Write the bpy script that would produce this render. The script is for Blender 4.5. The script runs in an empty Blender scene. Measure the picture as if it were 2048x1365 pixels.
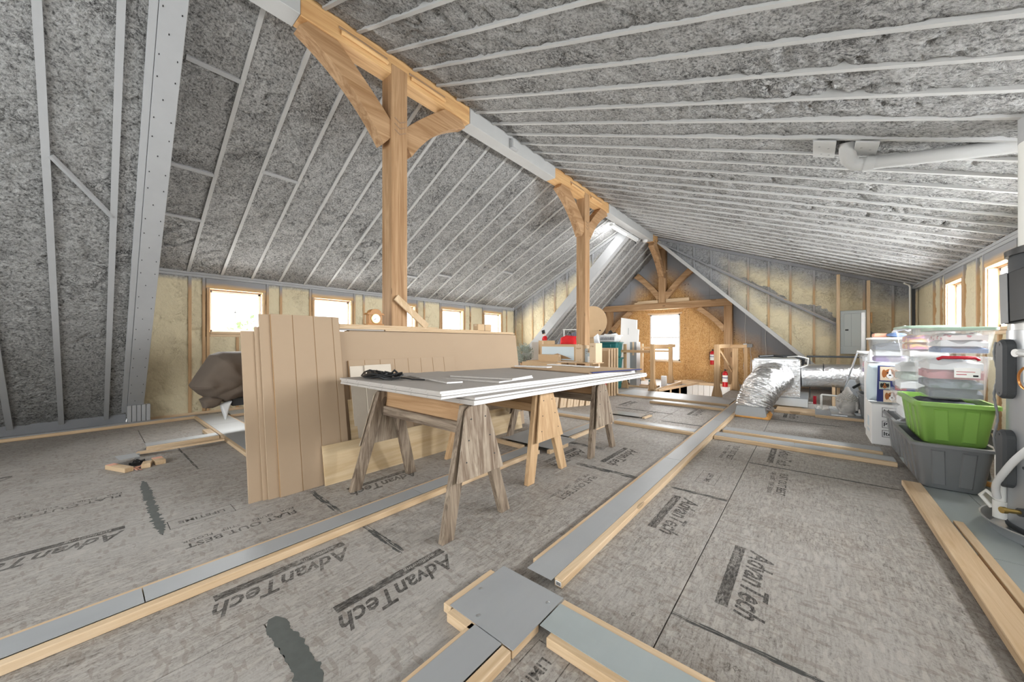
import bpy, math, random
from mathutils import Vector, Matrix, noise
R = math.radians
random.seed(7)
S = bpy.context.scene
COL = S.collection

# ------------------------------------------------------------------ camera
YAW = R(40); F = 710.0; H = 1.12
cam_d = bpy.data.cameras.new('camera'); cam = bpy.data.objects.new('camera', cam_d); COL.objects.link(cam)
cam.location = (0, 0, H); cam.rotation_euler = (R(90), 0, YAW)
cam_d.sensor_width = 36; cam_d.lens = 36 * F / 2048; cam_d.shift_y = 2.0 / 2048
cam_d.clip_start = 0.05; cam_d.clip_end = 200
S.camera = cam

# ------------------------------------------------------------------ world, lamps, exposure
w = bpy.data.worlds.new('sky'); S.world = w; w.use_nodes = True
bg = w.node_tree.nodes['Background']; bg.inputs[0].default_value = (0.93, 0.97, 1.0, 1); bg.inputs[1].default_value = 4.0
S.view_settings.view_transform = 'Standard'; S.view_settings.look = 'None'
S.view_settings.gamma = 1; S.view_settings.use_curve_mapping = False
S.view_settings.exposure = 0.35
try:
    S.cycles.use_denoising = True; S.cycles.use_adaptive_sampling = True; S.cycles.adaptive_threshold = .03; S.cycles.max_bounces = 6; S.cycles.diffuse_bounces = 3; S.cycles.glossy_bounces = 2
    S.cycles.transparent_max_bounces = 12; S.cycles.sample_clamp_indirect = 6
except Exception: pass

def area(name, loc, aim, sx, sy, power, col=(1, 1, 1)):
    d = bpy.data.lights.new(name, 'AREA'); d.shape = 'RECTANGLE'; d.size = sx; d.size_y = sy; d.energy = power; d.color = col
    o = bpy.data.objects.new(name, d); COL.objects.link(o); o.location = loc
    o.rotation_euler = (Vector(aim) - Vector(loc)).to_track_quat('-Z', 'Y').to_euler()
    return o
WC = [1.58 + 1.545 * k for k in range(-3, 5)]            # window centres along Y
for y in WC:
    area('daylight_right', (1.86, y, 1.64), (-2.5, y, 1.45), .68, .64, 132 if y > 4 else (95 if y > 2.5 else (30 if y > 1 else 12)), (0.95, .975, 1))
for y in WC[3:]:
    area('daylight_left', (-7.62, y, 1.64), (-4, y, 1.5), .68, .64, 80, (1, .995, .97))
area('daylight_gable', (-3.32, 11.45, 1.25), (-3.0, 6, 1.2), .8, 1.35, 110, (1, .99, .97))
area('fill_back', (-.4, -3.2, 1.5), (.3, 4, 2.5), 3.0, 2.0, 24, (1, .985, .96))  # added fill light behind the camera to brighten the near end, no known source
area('stair_lamp', (-1.6, 8.4, -.5), (-2.4, 10, -.5), .4, .4, 7, (1, .93, .82))

# ------------------------------------------------------------------ materials
MATS = {}
def mnode(nt, op, a, b=None, clamp=False):
    n = nt.nodes.new('ShaderNodeMath'); n.operation = op; n.use_clamp = clamp
    for i, v in enumerate((a, b)):
        if v is None: continue
        if isinstance(v, (int, float)): n.inputs[i].default_value = v
        else: nt.links.new(v, n.inputs[i])
    return n.outputs[0]
def newmat(name, rough=.7, metal=0, col=(.5, .5, .5), spec=.3):
    m = bpy.data.materials.new(name); m.use_nodes = True; MATS[name] = m
    b = m.node_tree.nodes['Principled BSDF']
    b.inputs['Base Color'].default_value = (*col, 1); b.inputs['Roughness'].default_value = rough
    b.inputs['Metallic'].default_value = metal; b.inputs['Specular IOR Level'].default_value = spec
    return m, m.node_tree, b
def coords(nt, scale=(1, 1, 1)):
    t = nt.nodes.new('ShaderNodeTexCoord'); mp = nt.nodes.new('ShaderNodeMapping')
    mp.inputs['Scale'].default_value = scale; nt.links.new(t.outputs['Object'], mp.inputs[0]); return mp.outputs[0]
def noi(nt, vec, scale, detail=4, rough=.6, dist=0):
    n = nt.nodes.new('ShaderNodeTexNoise'); n.inputs['Scale'].default_value = scale; n.inputs['Detail'].default_value = detail
    n.inputs['Roughness'].default_value = rough; n.inputs['Distortion'].default_value = dist
    nt.links.new(vec, n.inputs['Vector']); return n.outputs[0]
def voro(nt, vec, scale, feat='F1', out=0):
    n = nt.nodes.new('ShaderNodeTexVoronoi'); n.feature = feat; n.inputs['Scale'].default_value = scale
    nt.links.new(vec, n.inputs['Vector']); return n.outputs[out]
def ramp(nt, fac, stops):
    n = nt.nodes.new('ShaderNodeValToRGB'); cr = n.color_ramp
    while len(cr.elements) < len(stops): cr.elements.new(.5)
    for e, (p, c) in zip(cr.elements, stops): e.position = p; e.color = (*c, 1) if len(c) == 3 else c
    nt.links.new(fac, n.inputs[0]); return n.outputs[0]
def mix(nt, f, a, b, mode='MIX'):
    n = nt.nodes.new('ShaderNodeMix'); n.data_type = 'RGBA'; n.blend_type = mode
    for s, v in ((n.inputs[0], f), (n.inputs[6], a), (n.inputs[7], b)):
        if isinstance(v, (int, float)): s.default_value = v
        elif isinstance(v, tuple): s.default_value = (*v, 1)
        else: nt.links.new(v, s)
    return n.outputs[2]
def bump(nt, b, h, strength, dist):
    n = nt.nodes.new('ShaderNodeBump'); n.inputs['Strength'].default_value = strength; n.inputs['Distance'].default_value = dist
    nt.links.new(h, n.inputs['Height']); nt.links.new(n.outputs[0], b.inputs['Normal'])
def plain(name, col, rough=.6, metal=0, var=0, spec=.3, vs=6):
    m, nt, b = newmat(name, rough, metal, col, spec)
    if var:
        f = noi(nt, coords(nt), vs, 4)
        c = mix(nt, f, tuple(max(0, x * (1 - var)) for x in col), tuple(x * (1 + var) for x in col))
        nt.links.new(c, b.inputs['Base Color'])
    return m
def wood(name, col, dark, ax, rough=.65, s=14, knots=True, contrast=1.0, spray=None):
    """grain runs along axis ax"""
    m, nt, b = newmat(name, rough)
    sc = [s, s, s]; sc['xyz'.index(ax)] = s * .06
    v = coords(nt, tuple(sc)); f = noi(nt, v, 1.0, 5, .65, 1.2)
    sc2 = [s * 5, s * 5, s * 5]; sc2['xyz'.index(ax)] = s * .15
    f2 = noi(nt, coords(nt, tuple(sc2)), 1.0, 3, .6)
    ff = mnode(nt, 'ADD', mnode(nt, 'MULTIPLY', f, .75), mnode(nt, 'MULTIPLY', f2, .25))
    lo, hi = .5 - .16 / contrast, .5 + .16 / contrast
    c = ramp(nt, ff, [(lo, dark), (.5, tuple((x + y) / 2 for x, y in zip(col, dark))), (hi, col)])
    if knots:
        k = [3.2, 3.2, 3.2]; k['xyz'.index(ax)] = 1.4
        kv = voro(nt, coords(nt, tuple(k)), 1.0)
        kf = mnode(nt, 'LESS_THAN', kv, .13)
        c = mix(nt, mnode(nt, 'MULTIPLY', kf, .6), c, tuple(x * .45 for x in dark))
    if spray: c = mix(nt, spray(nt), c, (.30, .305, .315))
    nt.links.new(c, b.inputs['Base Color']); bump(nt, b, ff, .25, .004)
    return m
def gray_mask(nt, a, bz, c, lo, hi, ns=2.2, amp=.35):
    """1 where the grey roof paint drifted on: distance below a roof line  d = c - a*x - bz*z"""
    t = nt.nodes.new('ShaderNodeTexCoord'); sp = nt.nodes.new('ShaderNodeSeparateXYZ'); nt.links.new(t.outputs['Object'], sp.inputs[0])
    x = sp.outputs[0]
    if a == 'gable':
        x = mnode(nt, 'ABSOLUTE', mnode(nt, 'ADD', x, 3.365)); a = 1.0
    d = mnode(nt, 'SUBTRACT', mnode(nt, 'SUBTRACT', c, mnode(nt, 'MULTIPLY', x, a)), mnode(nt, 'MULTIPLY', sp.outputs[2], bz))
    n = noi(nt, coords(nt), ns, 3, .55)
    d = mnode(nt, 'ADD', d, mnode(nt, 'MULTIPLY', mnode(nt, 'SUBTRACT', n, .5), amp))
    mr = nt.nodes.new('ShaderNodeMapRange'); mr.inputs['From Min'].default_value = lo; mr.inputs['From Max'].default_value = hi
    mr.inputs['To Min'].default_value = 1; mr.inputs['To Max'].default_value = 0; nt.links.new(d, mr.inputs[0])
    return mr.outputs[0], d
def foam(name, cream, mask=None, scl=1.0):
    m, nt, b = newmat(name, .85, spec=.2)
    v = coords(nt)
    big = noi(nt, v, 1.1, 4, .6)
    grit = noi(nt, v, 55 * scl, 4, .75, .3)
    mid = noi(nt, v, 19 * scl, 4, .68, 1.2)
    cell = voro(nt, v, 20 * scl, 'SMOOTH_F1')
    pm = nt.nodes.new('ShaderNodeMapRange'); pm.inputs[1].default_value = .50; pm.inputs[2].default_value = .58
    nt.links.new(noi(nt, v, 1.5, 4, .65), pm.inputs[0]); pm = pm.outputs[0]
    rid = mnode(nt, 'ABSOLUTE', mnode(nt, 'SUBTRACT', noi(nt, v, 9 * scl, 5, .72, 1.0), .5))       # thin wandering cracks
    cr = ramp(nt, mnode(nt, 'ADD', rid, mnode(nt, 'MULTIPLY', mnode(nt, 'SUBTRACT', .62, noi(nt, v, 2.6, 3, .6)), .12)), [(.004, (0, 0, 0)), (.02, (1, 1, 1))])
    g = mnode(nt, 'ADD', mnode(nt, 'MULTIPLY', grit, .6), mnode(nt, 'MULTIPLY', mid, .4))
    if cream:
        c = mix(nt, big, (.66, .57, .38), (.78, .70, .50))
        c = mix(nt, mnode(nt, 'MULTIPLY', mnode(nt, 'SUBTRACT', 1, cr), .45), c, (.42, .32, .18))
    else:
        c = ramp(nt, g, [(.37, (.07, .07, .07)), (.44, (.27, .27, .265)), (.50, (.47, .467, .455)), (.60, (.66, .66, .65))])
        c = mix(nt, ramp(nt, big, [(.35, (.25, .25, .25)), (.65, (0, 0, 0))]), c, (.23, .225, .21))
        c = mix(nt, mnode(nt, 'MULTIPLY', mnode(nt, 'SUBTRACT', 1, cr), .8), c, (.06, .06, .06))
    if mask:
        gg = ramp(nt, g, [(.36, (.14, .14, .14)), (.5, (.32, .325, .33)), (.62, (.40, .405, .41))])
        c = mix(nt, mask(nt), c, gg)
    nt.links.new(c, b.inputs['Base Color'])
    cellh = mnode(nt, 'MULTIPLY', mnode(nt, 'MULTIPLY', cell, -1.5), pm)
    k = .35 if cream else 1.1
    h = mnode(nt, 'ADD', mnode(nt, 'ADD', mnode(nt, 'MULTIPLY', grit, k), mnode(nt, 'MULTIPLY', mid, .9 if not cream else .6)), mnode(nt, 'ADD', cellh, mnode(nt, 'MULTIPLY', cr, .25)))
    bump(nt, b, h, 1.0 if not cream else .7, .03)
    return m

foam('foam_grey', False)
foam('foam_cream_side', True, lambda nt: gray_mask(nt, 0, 1, 2.2, .07, .14, 1.2, .1)[0])
foam('foam_cream_cheek_left', True, lambda nt: gray_mask(nt, -.5, 1, 5.77, .12, .55, 2.0, .5)[0])
def cheekR(nt):
    a, _ = gray_mask(nt, .385, 1, 2.75, .1, .5, 2.0, .5)
    t, d = gray_mask(nt, .65, 1, 1.80, .02, .45, 2.5, .6)      # band just under the diagonal
    keep = mnode(nt, 'GREATER_THAN', d, -.1)
    s = mnode(nt, 'MULTIPLY', mnode(nt, 'MULTIPLY', t, keep), .85)
    # everything near the ridge end stays grey
    tc = nt.nodes.new('ShaderNodeTexCoord'); sp = nt.nodes.new('ShaderNodeSeparateXYZ'); nt.links.new(tc.outputs['Object'], sp.inputs[0])
    r = nt.nodes.new('ShaderNodeMapRange'); r.inputs[1].default_value = -1.5; r.inputs[2].default_value = -.6; r.inputs[3].default_value = 1; r.inputs[4].default_value = 0
    nt.links.new(mnode(nt, 'ADD', sp.outputs[0], mnode(nt, 'MULTIPLY', noi(nt, coords(nt), 2.5, 3), .6)), r.inputs[0])
    return mnode(nt, 'MAXIMUM', mnode(nt, 'MAXIMUM', a, s), r.outputs[0], True)
foam('foam_cream_cheek_right', True, cheekR)
plain('grey_paint', (.40, .405, .41), .7, var=.08)
plain('grey_paint_light', (.47, .47, .46), .7, var=.06)
plain('grey_paint_dark', (.25, .255, .27), .75, var=.1)
for ax in 'xyz':
    wood('pine_' + ax, (.72, .555, .375), (.54, .37, .21), ax, contrast=1.1)
    wood('timber_' + ax, (.52, .335, .185), (.30, .165, .075), ax, s=10, contrast=1.3)
    wood('weathered_' + ax, (.34, .27, .20), (.12, .085, .06), ax, s=22, contrast=1.5)
    wood('fir_light_' + ax, (.66, .46, .27), (.46, .285, .145), ax, contrast=1.2)
wood('beam_bright', (.74, .475, .225), (.50, .27, .11), 'y', s=9, contrast=1.2)
wood('stud_side', (.60, .40, .22), (.40, .24, .12), 'z', s=16, spray=lambda nt: gray_mask(nt, 0, 1, 2.2, .12, .3, 3, .1)[0])
wood('stud_cheek_left', (.60, .42, .24), (.45, .29, .14), 'z', s=16, spray=lambda nt: gray_mask(nt, -.5, 1, 5.77, .2, .8, 3, .3)[0])
wood('stud_cheek_right', (.58, .40, .23), (.42, .27, .13), 'z', s=16, spray=cheekR)
wood('header_side', (.72, .49, .26), (.52, .32, .14), 'y', s=12, spray=lambda nt: gray_mask(nt, 0, 1, 2.2, .14, .2, 2, .06)[0])
wood('plywood_pine', (.70, .565, .37), (.52, .37, .205), 'y', s=7, contrast=1.2)
wood('plywood_weathered', (.44, .365, .28), (.19, .135, .095), 'z', s=12, contrast=1.8)

def m_osb():
    m, nt, b = newmat('osb', .75)
    fl = []
    for sc in ((110, 110, 26), (30, 110, 110), (70, 70, 40)):
        n = nt.nodes.new('ShaderNodeTexVoronoi'); n.inputs['Scale'].default_value = 1
        nt.links.new(coords(nt, sc), n.inputs['Vector']); fl.append(n.outputs['Color'])
    f = mix(nt, .5, mix(nt, .5, fl[0], fl[1]), fl[2])
    sp = nt.nodes.new('ShaderNodeSeparateColor'); nt.links.new(f, sp.inputs[0])
    c = ramp(nt, sp.outputs[0], [(.15, (.40, .20, .07)), (.4, (.58, .33, .125)), (.6, (.66, .40, .165)), (.9, (.76, .53, .28))])
    big = noi(nt, coords(nt), 1.4, 3)
    c = mix(nt, big, mix(nt, .35, c, (.45, .23, .08)), c)
    c = mix(nt, gray_mask(nt, 'gable', 1, 4.0, .35, 1.0, 1.6, .8)[0], c, (.33, .335, .35))
    nt.links.new(c, b.inputs['Base Color']); bump(nt, b, sp.outputs[0], .2, .004)
m_osb()
def m_subfloor():
    m, nt, b = newmat('subfloor', .6, spec=.4)
    s1 = noi(nt, coords(nt, (95, 13, 1)), 1, 4, .75, .6)
    s2 = noi(nt, coords(nt, (34, 34, 1)), 1, 5, .75, 3.0)
    s3 = noi(nt, coords(nt, (9, 1.2, 1)), 1, 4, .6, .5)
    v = coords(nt); big = noi(nt, v, .8, 3, .65)
    f = mnode(nt, 'ADD', mnode(nt, 'MULTIPLY', s1, .5), mnode(nt, 'MULTIPLY', s2, .5))
    c = ramp(nt, f, [(.36, (.06, .05, .042)), (.42, (.18, .163, .143)), (.49, (.315, .29, .262)), (.60, (.42, .395, .365))])
    c = mix(nt, mnode(nt, 'MULTIPLY', mnode(nt, 'SUBTRACT', s3, .4), .8, True), c, (.30, .25, .21))
    c = mix(nt, ramp(nt, big, [(.42, (0, 0, 0)), (.66, (.5, .5, .5))]), c, (.47, .45, .42))
    for k, (sc_, th) in enumerate((((60, 22, 1), .83), ((22, 60, 1), .88))):
        fl = nt.nodes.new('ShaderNodeTexVoronoi'); fl.inputs['Scale'].default_value = 1; nt.links.new(coords(nt, sc_), fl.inputs['Vector'])
        sc = nt.nodes.new('ShaderNodeSeparateColor'); nt.links.new(fl.outputs['Color'], sc.inputs[0])
        c = mix(nt, mnode(nt, 'MULTIPLY', mnode(nt, 'GREATER_THAN', sc.outputs[0], th), .3), c, (.54, .50, .45) if k == 0 else (.16, .12, .09))
    nt.links.new(c, b.inputs['Base Color']); bump(nt, b, f, .35, .004)
m_subfloor()
def m_ink():
    m = bpy.data.materials.new('floor_ink'); m.use_nodes = True; MATS['floor_ink'] = m; nt = m.node_tree; b = nt.nodes['Principled BSDF']
    b.inputs['Base Color'].default_value = (.06, .056, .052, 1); b.inputs['Roughness'].default_value = .8
    f = noi(nt, coords(nt, (120, 30, 1)), 1, 5, .75, .5); g = noi(nt, coords(nt), 2.0, 3, .6)
    tr = nt.nodes.new('ShaderNodeBsdfTransparent'); mx = nt.nodes.new('ShaderNodeMixShader'); o = nt.nodes['Material Output']
    a = mnode(nt, 'ADD', mnode(nt, 'MULTIPLY', mnode(nt, 'SUBTRACT', f, .36), 2.6), mnode(nt, 'SUBTRACT', g, .42), True)
    nt.links.new(mnode(nt, 'MULTIPLY', a, .62), mx.inputs[0]); nt.links.new(tr.outputs[0], mx.inputs[1]); nt.links.new(b.outputs[0], mx.inputs[2]); nt.links.new(mx.outputs[0], o.inputs[0])
m_ink()
plain('joint_glue', (.085, .085, .08), .8, var=.4, vs=30)
plain('tape_dark', (.11, .118, .11), .6, var=.25, vs=20)
def m_sheet(name, col, rough, metal=.35):
    m, nt, b = newmat(name, rough, metal, col, .5)
    v = coords(nt); f = noi(nt, v, 2.2, 5, .6, 1); g = noi(nt, coords(nt, (30, 3, 3)), 1, 4)
    c = mix(nt, f, tuple(x * .82 for x in col), tuple(min(1, x * 1.12) for x in col)); c = mix(nt, mnode(nt, 'MULTIPLY', g, .3), c, tuple(x * .8 for x in col))
    nt.links.new(c, b.inputs['Base Color'])
    nt.links.new(mnode(nt, 'ADD', mnode(nt, 'MULTIPLY', f, .3), rough - .15), b.inputs['Roughness'])
m_sheet('sheet_grey', (.42, .435, .445), .5, .2)
m_sheet('sheet_green_grey', (.44, .49, .49), .42, .2)
m_sheet('galvanised', (.62, .65, .67), .32, .85)
def m_foil():
    m, nt, b = newmat('foil', .24, 1.0, (.86, .87, .88), .5)
    v = coords(nt); f = noi(nt, v, 14, 6, .62, 2.5); v2 = voro(nt, v, 24)
    bump(nt, b, mnode(nt, 'ADD', f, mnode(nt, 'MULTIPLY', v2, .5)), .55, .02)
m_foil()
plain('white_vinyl', (.82, .83, .84), .4); plain('white_paint', (.80, .81, .80), .5, var=.03)
plain('drywall_face', (.46, .425, .39), .85, var=.05); plain('drywall_edge', (.86, .86, .86), .6, var=.03, vs=20)
plain('mdf', (.42, .31, .21), .75, var=.05, vs=3); plain('fibre_pale', (.62, .55, .46), .8, var=.06, vs=12); plain('mdf_groove', (.40, .25, .13), .85)
plain('mdf_dark_edge', (.33, .22, .14), .8, var=.1); plain('cardboard', (.57, .40, .24), .85, var=.07); plain('cardboard_light', (.70, .54, .37), .85, var=.06)
plain('black_plastic', (.018, .019, .02), .4); plain('dark_grey_plastic', (.06, .065, .07), .5)
plain('grey_plastic', (.19, .195, .20), .38, var=.06, spec=.5); plain('green_plastic', (.23, .42, .085), .35, var=.05, spec=.5)
plain('teal_plastic', (.02, .14, .135), .4); plain('white_plastic', (.85, .85, .84), .35); plain('pvc_white', (.80, .80, .76), .35)
plain('red_plastic', (.42, .015, .03), .35); plain('red_cloth', (.62, .02, .025), .8, var=.2); plain('extinguisher_red', (.55, .02, .025), .3)
plain('taupe_cloth', (.155, .122, .096), .9, var=.2, vs=5); plain('paper_white', (.85, .84, .82), .8); plain('panel_grey', (.42, .455, .45), .45, metal=.2)
plain('heater_grey', (.42, .44, .46), .3, metal=.4, spec=.5); plain('label_yellow', (.85, .70, .08), .6); plain('copper', (.72, .33, .12), .3, metal=.9)
plain('brass', (.55, .40, .14), .35, metal=.9); plain('stone_white', (.60, .57, .53), .8, var=.2, vs=25); plain('spray_foam_orange', (.80, .42, .14), .8, var=.25, vs=30)
plain('foam_board_white', (.88, .89, .89), .5); plain('clock_wood', (.42, .19, .045), .4, var=.25, vs=15); plain('navy', (.03, .04, .16), .6)
plain('pink_cloth', (.60, .25, .28), .85, var=.35, vs=18); plain('purple_cloth', (.28, .18, .40), .85, var=.3); plain('grey_cloth', (.14, .15, .18), .85, var=.4, vs=10)
plain('white_cloth', (.78, .79, .80), .85, var=.12); plain('green_lid', (.30, .40, .31), .4, var=.05); plain('blue_cloth', (.16, .24, .42), .8, var=.2)
plain('foliage_frosted', (.42, .47, .42), .9, var=.6, vs=40); plain('orange_paper', (.80, .42, .30), .7); plain('skin_tone', (.75, .5, .38), .7); plain('wire_white', (.75, .74, .70), .5)
plain('dog_brown', (.38, .13, .035), .7); plain('dog_black', (.03, .025, .02), .7); plain('dog_cream', (.80, .66, .50), .7); plain('pale_blue', (.62, .72, .78), .5)
plain('foliage_green', (.18, .36, .08), .8, var=.5, vs=3)
def m_clear(name, tint, opac, rough=.12):
    m = bpy.data.materials.new(name); m.use_nodes = True; MATS[name] = m; nt = m.node_tree; nt.nodes.clear()
    o = nt.nodes.new('ShaderNodeOutputMaterial'); tr = nt.nodes.new('ShaderNodeBsdfTransparent'); p = nt.nodes.new('ShaderNodeBsdfPrincipled')
    p.inputs['Base Color'].default_value = (*tint, 1); p.inputs['Roughness'].default_value = rough; p.inputs['Specular IOR Level'].default_value = .6
    mx = nt.nodes.new('ShaderNodeMixShader'); mx.inputs[0].default_value = opac
    nt.links.new(tr.outputs[0], mx.inputs[1]); nt.links.new(p.outputs[0], mx.inputs[2]); nt.links.new(mx.outputs[0], o.inputs[0])
m_clear('clear_plastic', (.80, .82, .83), .17, .1); m_clear('window_glass', (.9, .95, .95), .06, .02); m_clear('plastic_wrap', (.9, .92, .95), .45, .1)
m_clear('milky_hose', (.85, .86, .86), .75, .2)
def m_emit(name, col, s):
    m = bpy.data.materials.new(name); m.use_nodes = True; MATS[name] = m
    b = m.node_tree.nodes['Principled BSDF']; b.inputs['Emission Color'].default_value = (*col, 1); b.inputs['Emission Strength'].default_value = s
m_emit('tube_light', (.92, .96, 1), 14)
def m_spotted():
    m, nt, b = newmat('spotted_cloth', .85); v = voro(nt, coords(nt), 22)
    nt.links.new(ramp(nt, v, [(.28, (.55, .12, .16)), (.36, (.85, .76, .74))]), b.inputs['Base Color'])
m_spotted()
def m_rag(name, cols, scale=6):
    m, nt, b = newmat(name, .85); f = noi(nt, coords(nt, (scale, scale, scale * 2.2)), 1, 3, .5, .8)
    n = len(cols); r = ramp(nt, f, [(.3 + .4 * i / max(1, n - 1), c) for i, c in enumerate(cols)])
    nt.links.new(r, b.inputs['Base Color'])
m_rag('mixed_paper', [(.75, .70, .72), (.55, .2, .4), (.85, .55, .2), (.85, .85, .83)], 7)
m_rag('mixed_clothes', [(.07, .08, .11), (.30, .33, .40), (.12, .16, .17), (.62, .62, .66)], 4)

# ------------------------------------------------------------------ mesh helpers
MW = {}
class MB:
    def __init__(s): s.v = []; s.f = []
    def add(s, vs, fs):
        n = len(s.v); s.v += [Vector(v) for v in vs]; s.f += [tuple(i + n for i in f) for f in fs]; return s
    def box(s, x0, x1, y0, y1, z0, z1):
        x0, x1 = sorted((x0, x1)); y0, y1 = sorted((y0, y1)); z0, z1 = sorted((z0, z1))
        return s.add([(x0, y0, z0), (x1, y0, z0), (x1, y1, z0), (x0, y1, z0), (x0, y0, z1), (x1, y0, z1), (x1, y1, z1), (x0, y1, z1)],
                     [(0, 3, 2, 1), (4, 5, 6, 7), (0, 1, 5, 4), (1, 2, 6, 5), (2, 3, 7, 6), (3, 0, 4, 7)])
    def bar(s, p, q, w, h, up=(0, 0, 1)):
        p = Vector(p); q = Vector(q); d = (q - p).normalized(); u = Vector(up); sd = d.cross(u).normalized(); u = sd.cross(d).normalized()
        a, b = sd * w / 2, u * h / 2
        return s.add([p - a - b, p + a - b, p + a + b, p - a + b, q - a - b, q + a - b, q + a + b, q - a + b],
                     [(3, 2, 1, 0), (4, 5, 6, 7), (0, 1, 5, 4), (1, 2, 6, 5), (2, 3, 7, 6), (3, 0, 4, 7)])
    def tube(s, pts, r, n=8, cap=True):
        pts = [Vector(p) for p in pts]; rs = r if isinstance(r, (list, tuple)) else [r] * len(pts); rings = []
        up = Vector((0, 0, 1)); base = len(s.v)
        for i, p in enumerate(pts):
            d = (pts[min(i + 1, len(pts) - 1)] - pts[max(i - 1, 0)]).normalized()
            a = d.cross(up if abs(d.dot(up)) < .95 else Vector((1, 0, 0))).normalized()
            if i and a.dot(prev) < 0: a = -a
            if i:
                a = (prev - d * prev.dot(d)).normalized()
            prev = a; b = d.cross(a)
            s.v += [p + (a * math.cos(2 * math.pi * k / n) + b * math.sin(2 * math.pi * k / n)) * rs[i] for k in range(n)]
        for i in range(len(pts) - 1):
            for k in range(n):
                s.f.append((base + i * n + k, base + i * n + (k + 1) % n, base + (i + 1) * n + (k + 1) % n, base + (i + 1) * n + k))
        if cap:
            s.f.append(tuple(base + k for k in reversed(range(n)))); s.f.append(tuple(base + (len(pts) - 1) * n + k for k in range(n)))
        return s
    def lathe(s, prof, c, n=24, axis='z', sx=1, sy=1):
        base = len(s.v); c = Vector(c)
        for r, z in prof:
            for k in range(n):
                a = 2 * math.pi * k / n; x, y = r * math.cos(a) * sx, r * math.sin(a) * sy
                s.v.append(c + (Vector((x, y, z)) if axis == 'z' else Vector((z, x, y)) if axis == 'x' else Vector((x, z, y))))
        for i in range(len(prof) - 1):
            for k in range(n):
                s.f.append((base + i * n + k, base + i * n + (k + 1) % n, base + (i + 1) * n + (k + 1) % n, base + (i + 1) * n + k))
        if prof[0][0] > 1e-5: s.f.append(tuple(base + k for k in reversed(range(n))))
        if prof[-1][0] > 1e-5: s.f.append(tuple(base + (len(prof) - 1) * n + k for k in range(n)))
        return s
    def prism(s, poly, ext):
        n = len(poly); e = Vector(ext); base = len(s.v); poly = [Vector(p) for p in poly]
        s.v += poly + [p + e for p in poly]
        s.f.append(tuple(base + k for k in reversed(range(n)))); s.f.append(tuple(base + n + k for k in range(n)))
        for k in range(n): s.f.append((base + k, base + (k + 1) % n, base + n + (k + 1) % n, base + n + k))
        return s
    def grid(s, fn, nu, nv, skip=None):
        base = len(s.v)
        for j in range(nv + 1):
            for i in range(nu + 1): s.v.append(Vector(fn(i / nu, j / nv)))
        for j in range(nv):
            for i in range(nu):
                if skip and skip((i + .5) / nu, (j + .5) / nv): continue
                a = base + j * (nu + 1) + i; s.f.append((a, a + 1, a + nu + 2, a + nu + 1))
        return s
    def ball(s, c, rx, ry=None, rz=None, n=16, m=10):
        ry = ry or rx; rz = rz or rx
        return s.lathe([(max(1e-6, math.sin(math.pi * i / m)), -math.cos(math.pi * i / m) * rz) for i in range(m + 1)], c, n, sx=rx, sy=ry)
    def build(s, name, mat, parent=None, bev=0, smooth=False, solid=0, label=None, **props):
        me = bpy.data.meshes.new(name)
        inv = MW[parent].inverted() if parent is not None and parent in MW else None
        vs = [inv @ v for v in s.v] if inv else s.v
        me.from_pydata([tuple(v) for v in vs], [], s.f); me.materials.append(MATS[mat])
        if smooth: me.polygons.foreach_set('use_smooth', [True] * len(me.polygons))
        o = bpy.data.objects.new(name, me); COL.objects.link(o)
        if parent is not None: o.parent = parent; MW[o] = MW.get(parent, Matrix())
        if solid:
            md = o.modifiers.new('solid', 'SOLIDIFY'); md.thickness = solid; md.offset = 0
        if bev:
            md = o.modifiers.new('bevel', 'BEVEL'); md.width = bev; md.segments = 1; md.limit_method = 'ANGLE'
        if smooth and not solid:
            try: me.set_sharp_from_angle(angle=R(45))
            except Exception: pass
        if label: o['label'] = label
        for k, v in props.items(): o[k] = v
        return o
def box(*a): return MB().box(*a)
def bar(*a, **k): return MB().bar(*a, **k)
def thing(name, label, cat, loc=(0, 0, 0), rz=0, group=None):
    o = bpy.data.objects.new(name, None); COL.objects.link(o); o.location = loc; o.rotation_euler = (0, 0, rz)
    o.empty_display_size = .1; MW[o] = Matrix.Translation(loc) @ Matrix.Rotation(rz, 4, 'Z')
    o['label'] = label; o['category'] = cat
    if group: o['group'] = group
    return o
def tag(o, label, cat, group=None):
    o['label'] = label; o['category'] = cat
    if group: o['group'] = group
    return o
def struct(mb, name, mat, **k):
    return mb.build(name, mat, kind='structure', **k)
def local(parent):                      # build in the parent's own frame
    class L(MB):
        def build(s, name, mat, par=None, **k):
            s.v = [MW[parent] @ v for v in s.v]; return MB.build(s, name, mat, par or parent, **k)
    return L()
def text(name, txt, mat, parent, loc, rot, size, shear=0, bold=0, sx=1, ext=.0004, align='CENTER'):
    c = bpy.data.curves.new(name, 'FONT'); c.body = txt; c.size = size; c.shear = shear; c.offset = bold; c.extrude = ext; c.align_x = align; c.align_y = 'CENTER'
    c.resolution_u = 2
    t = bpy.data.objects.new(name, c); COL.objects.link(t)
    bpy.context.view_layer.update()
    me = bpy.data.meshes.new_from_object(t.evaluated_get(bpy.context.evaluated_depsgraph_get()))
    bpy.data.objects.remove(t); bpy.data.curves.remove(c)
    M = Matrix.Translation(loc) @ rot.to_4x4() @ Matrix.Diagonal((sx, 1, 1, 1))
    if parent in MW: M = MW[parent].inverted() @ M
    me.transform(M); me.materials.clear(); me.materials.append(MATS[mat])
    o = bpy.data.objects.new(name, me); COL.objects.link(o)
    if parent is not None: o.parent = parent; MW[o] = MW.get(parent, Matrix())
    return o
def frame(right, up):
    r = Vector(right).normalized(); u = Vector(up).normalized(); n = r.cross(u)
    return Matrix((r, u, n)).transposed()

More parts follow.
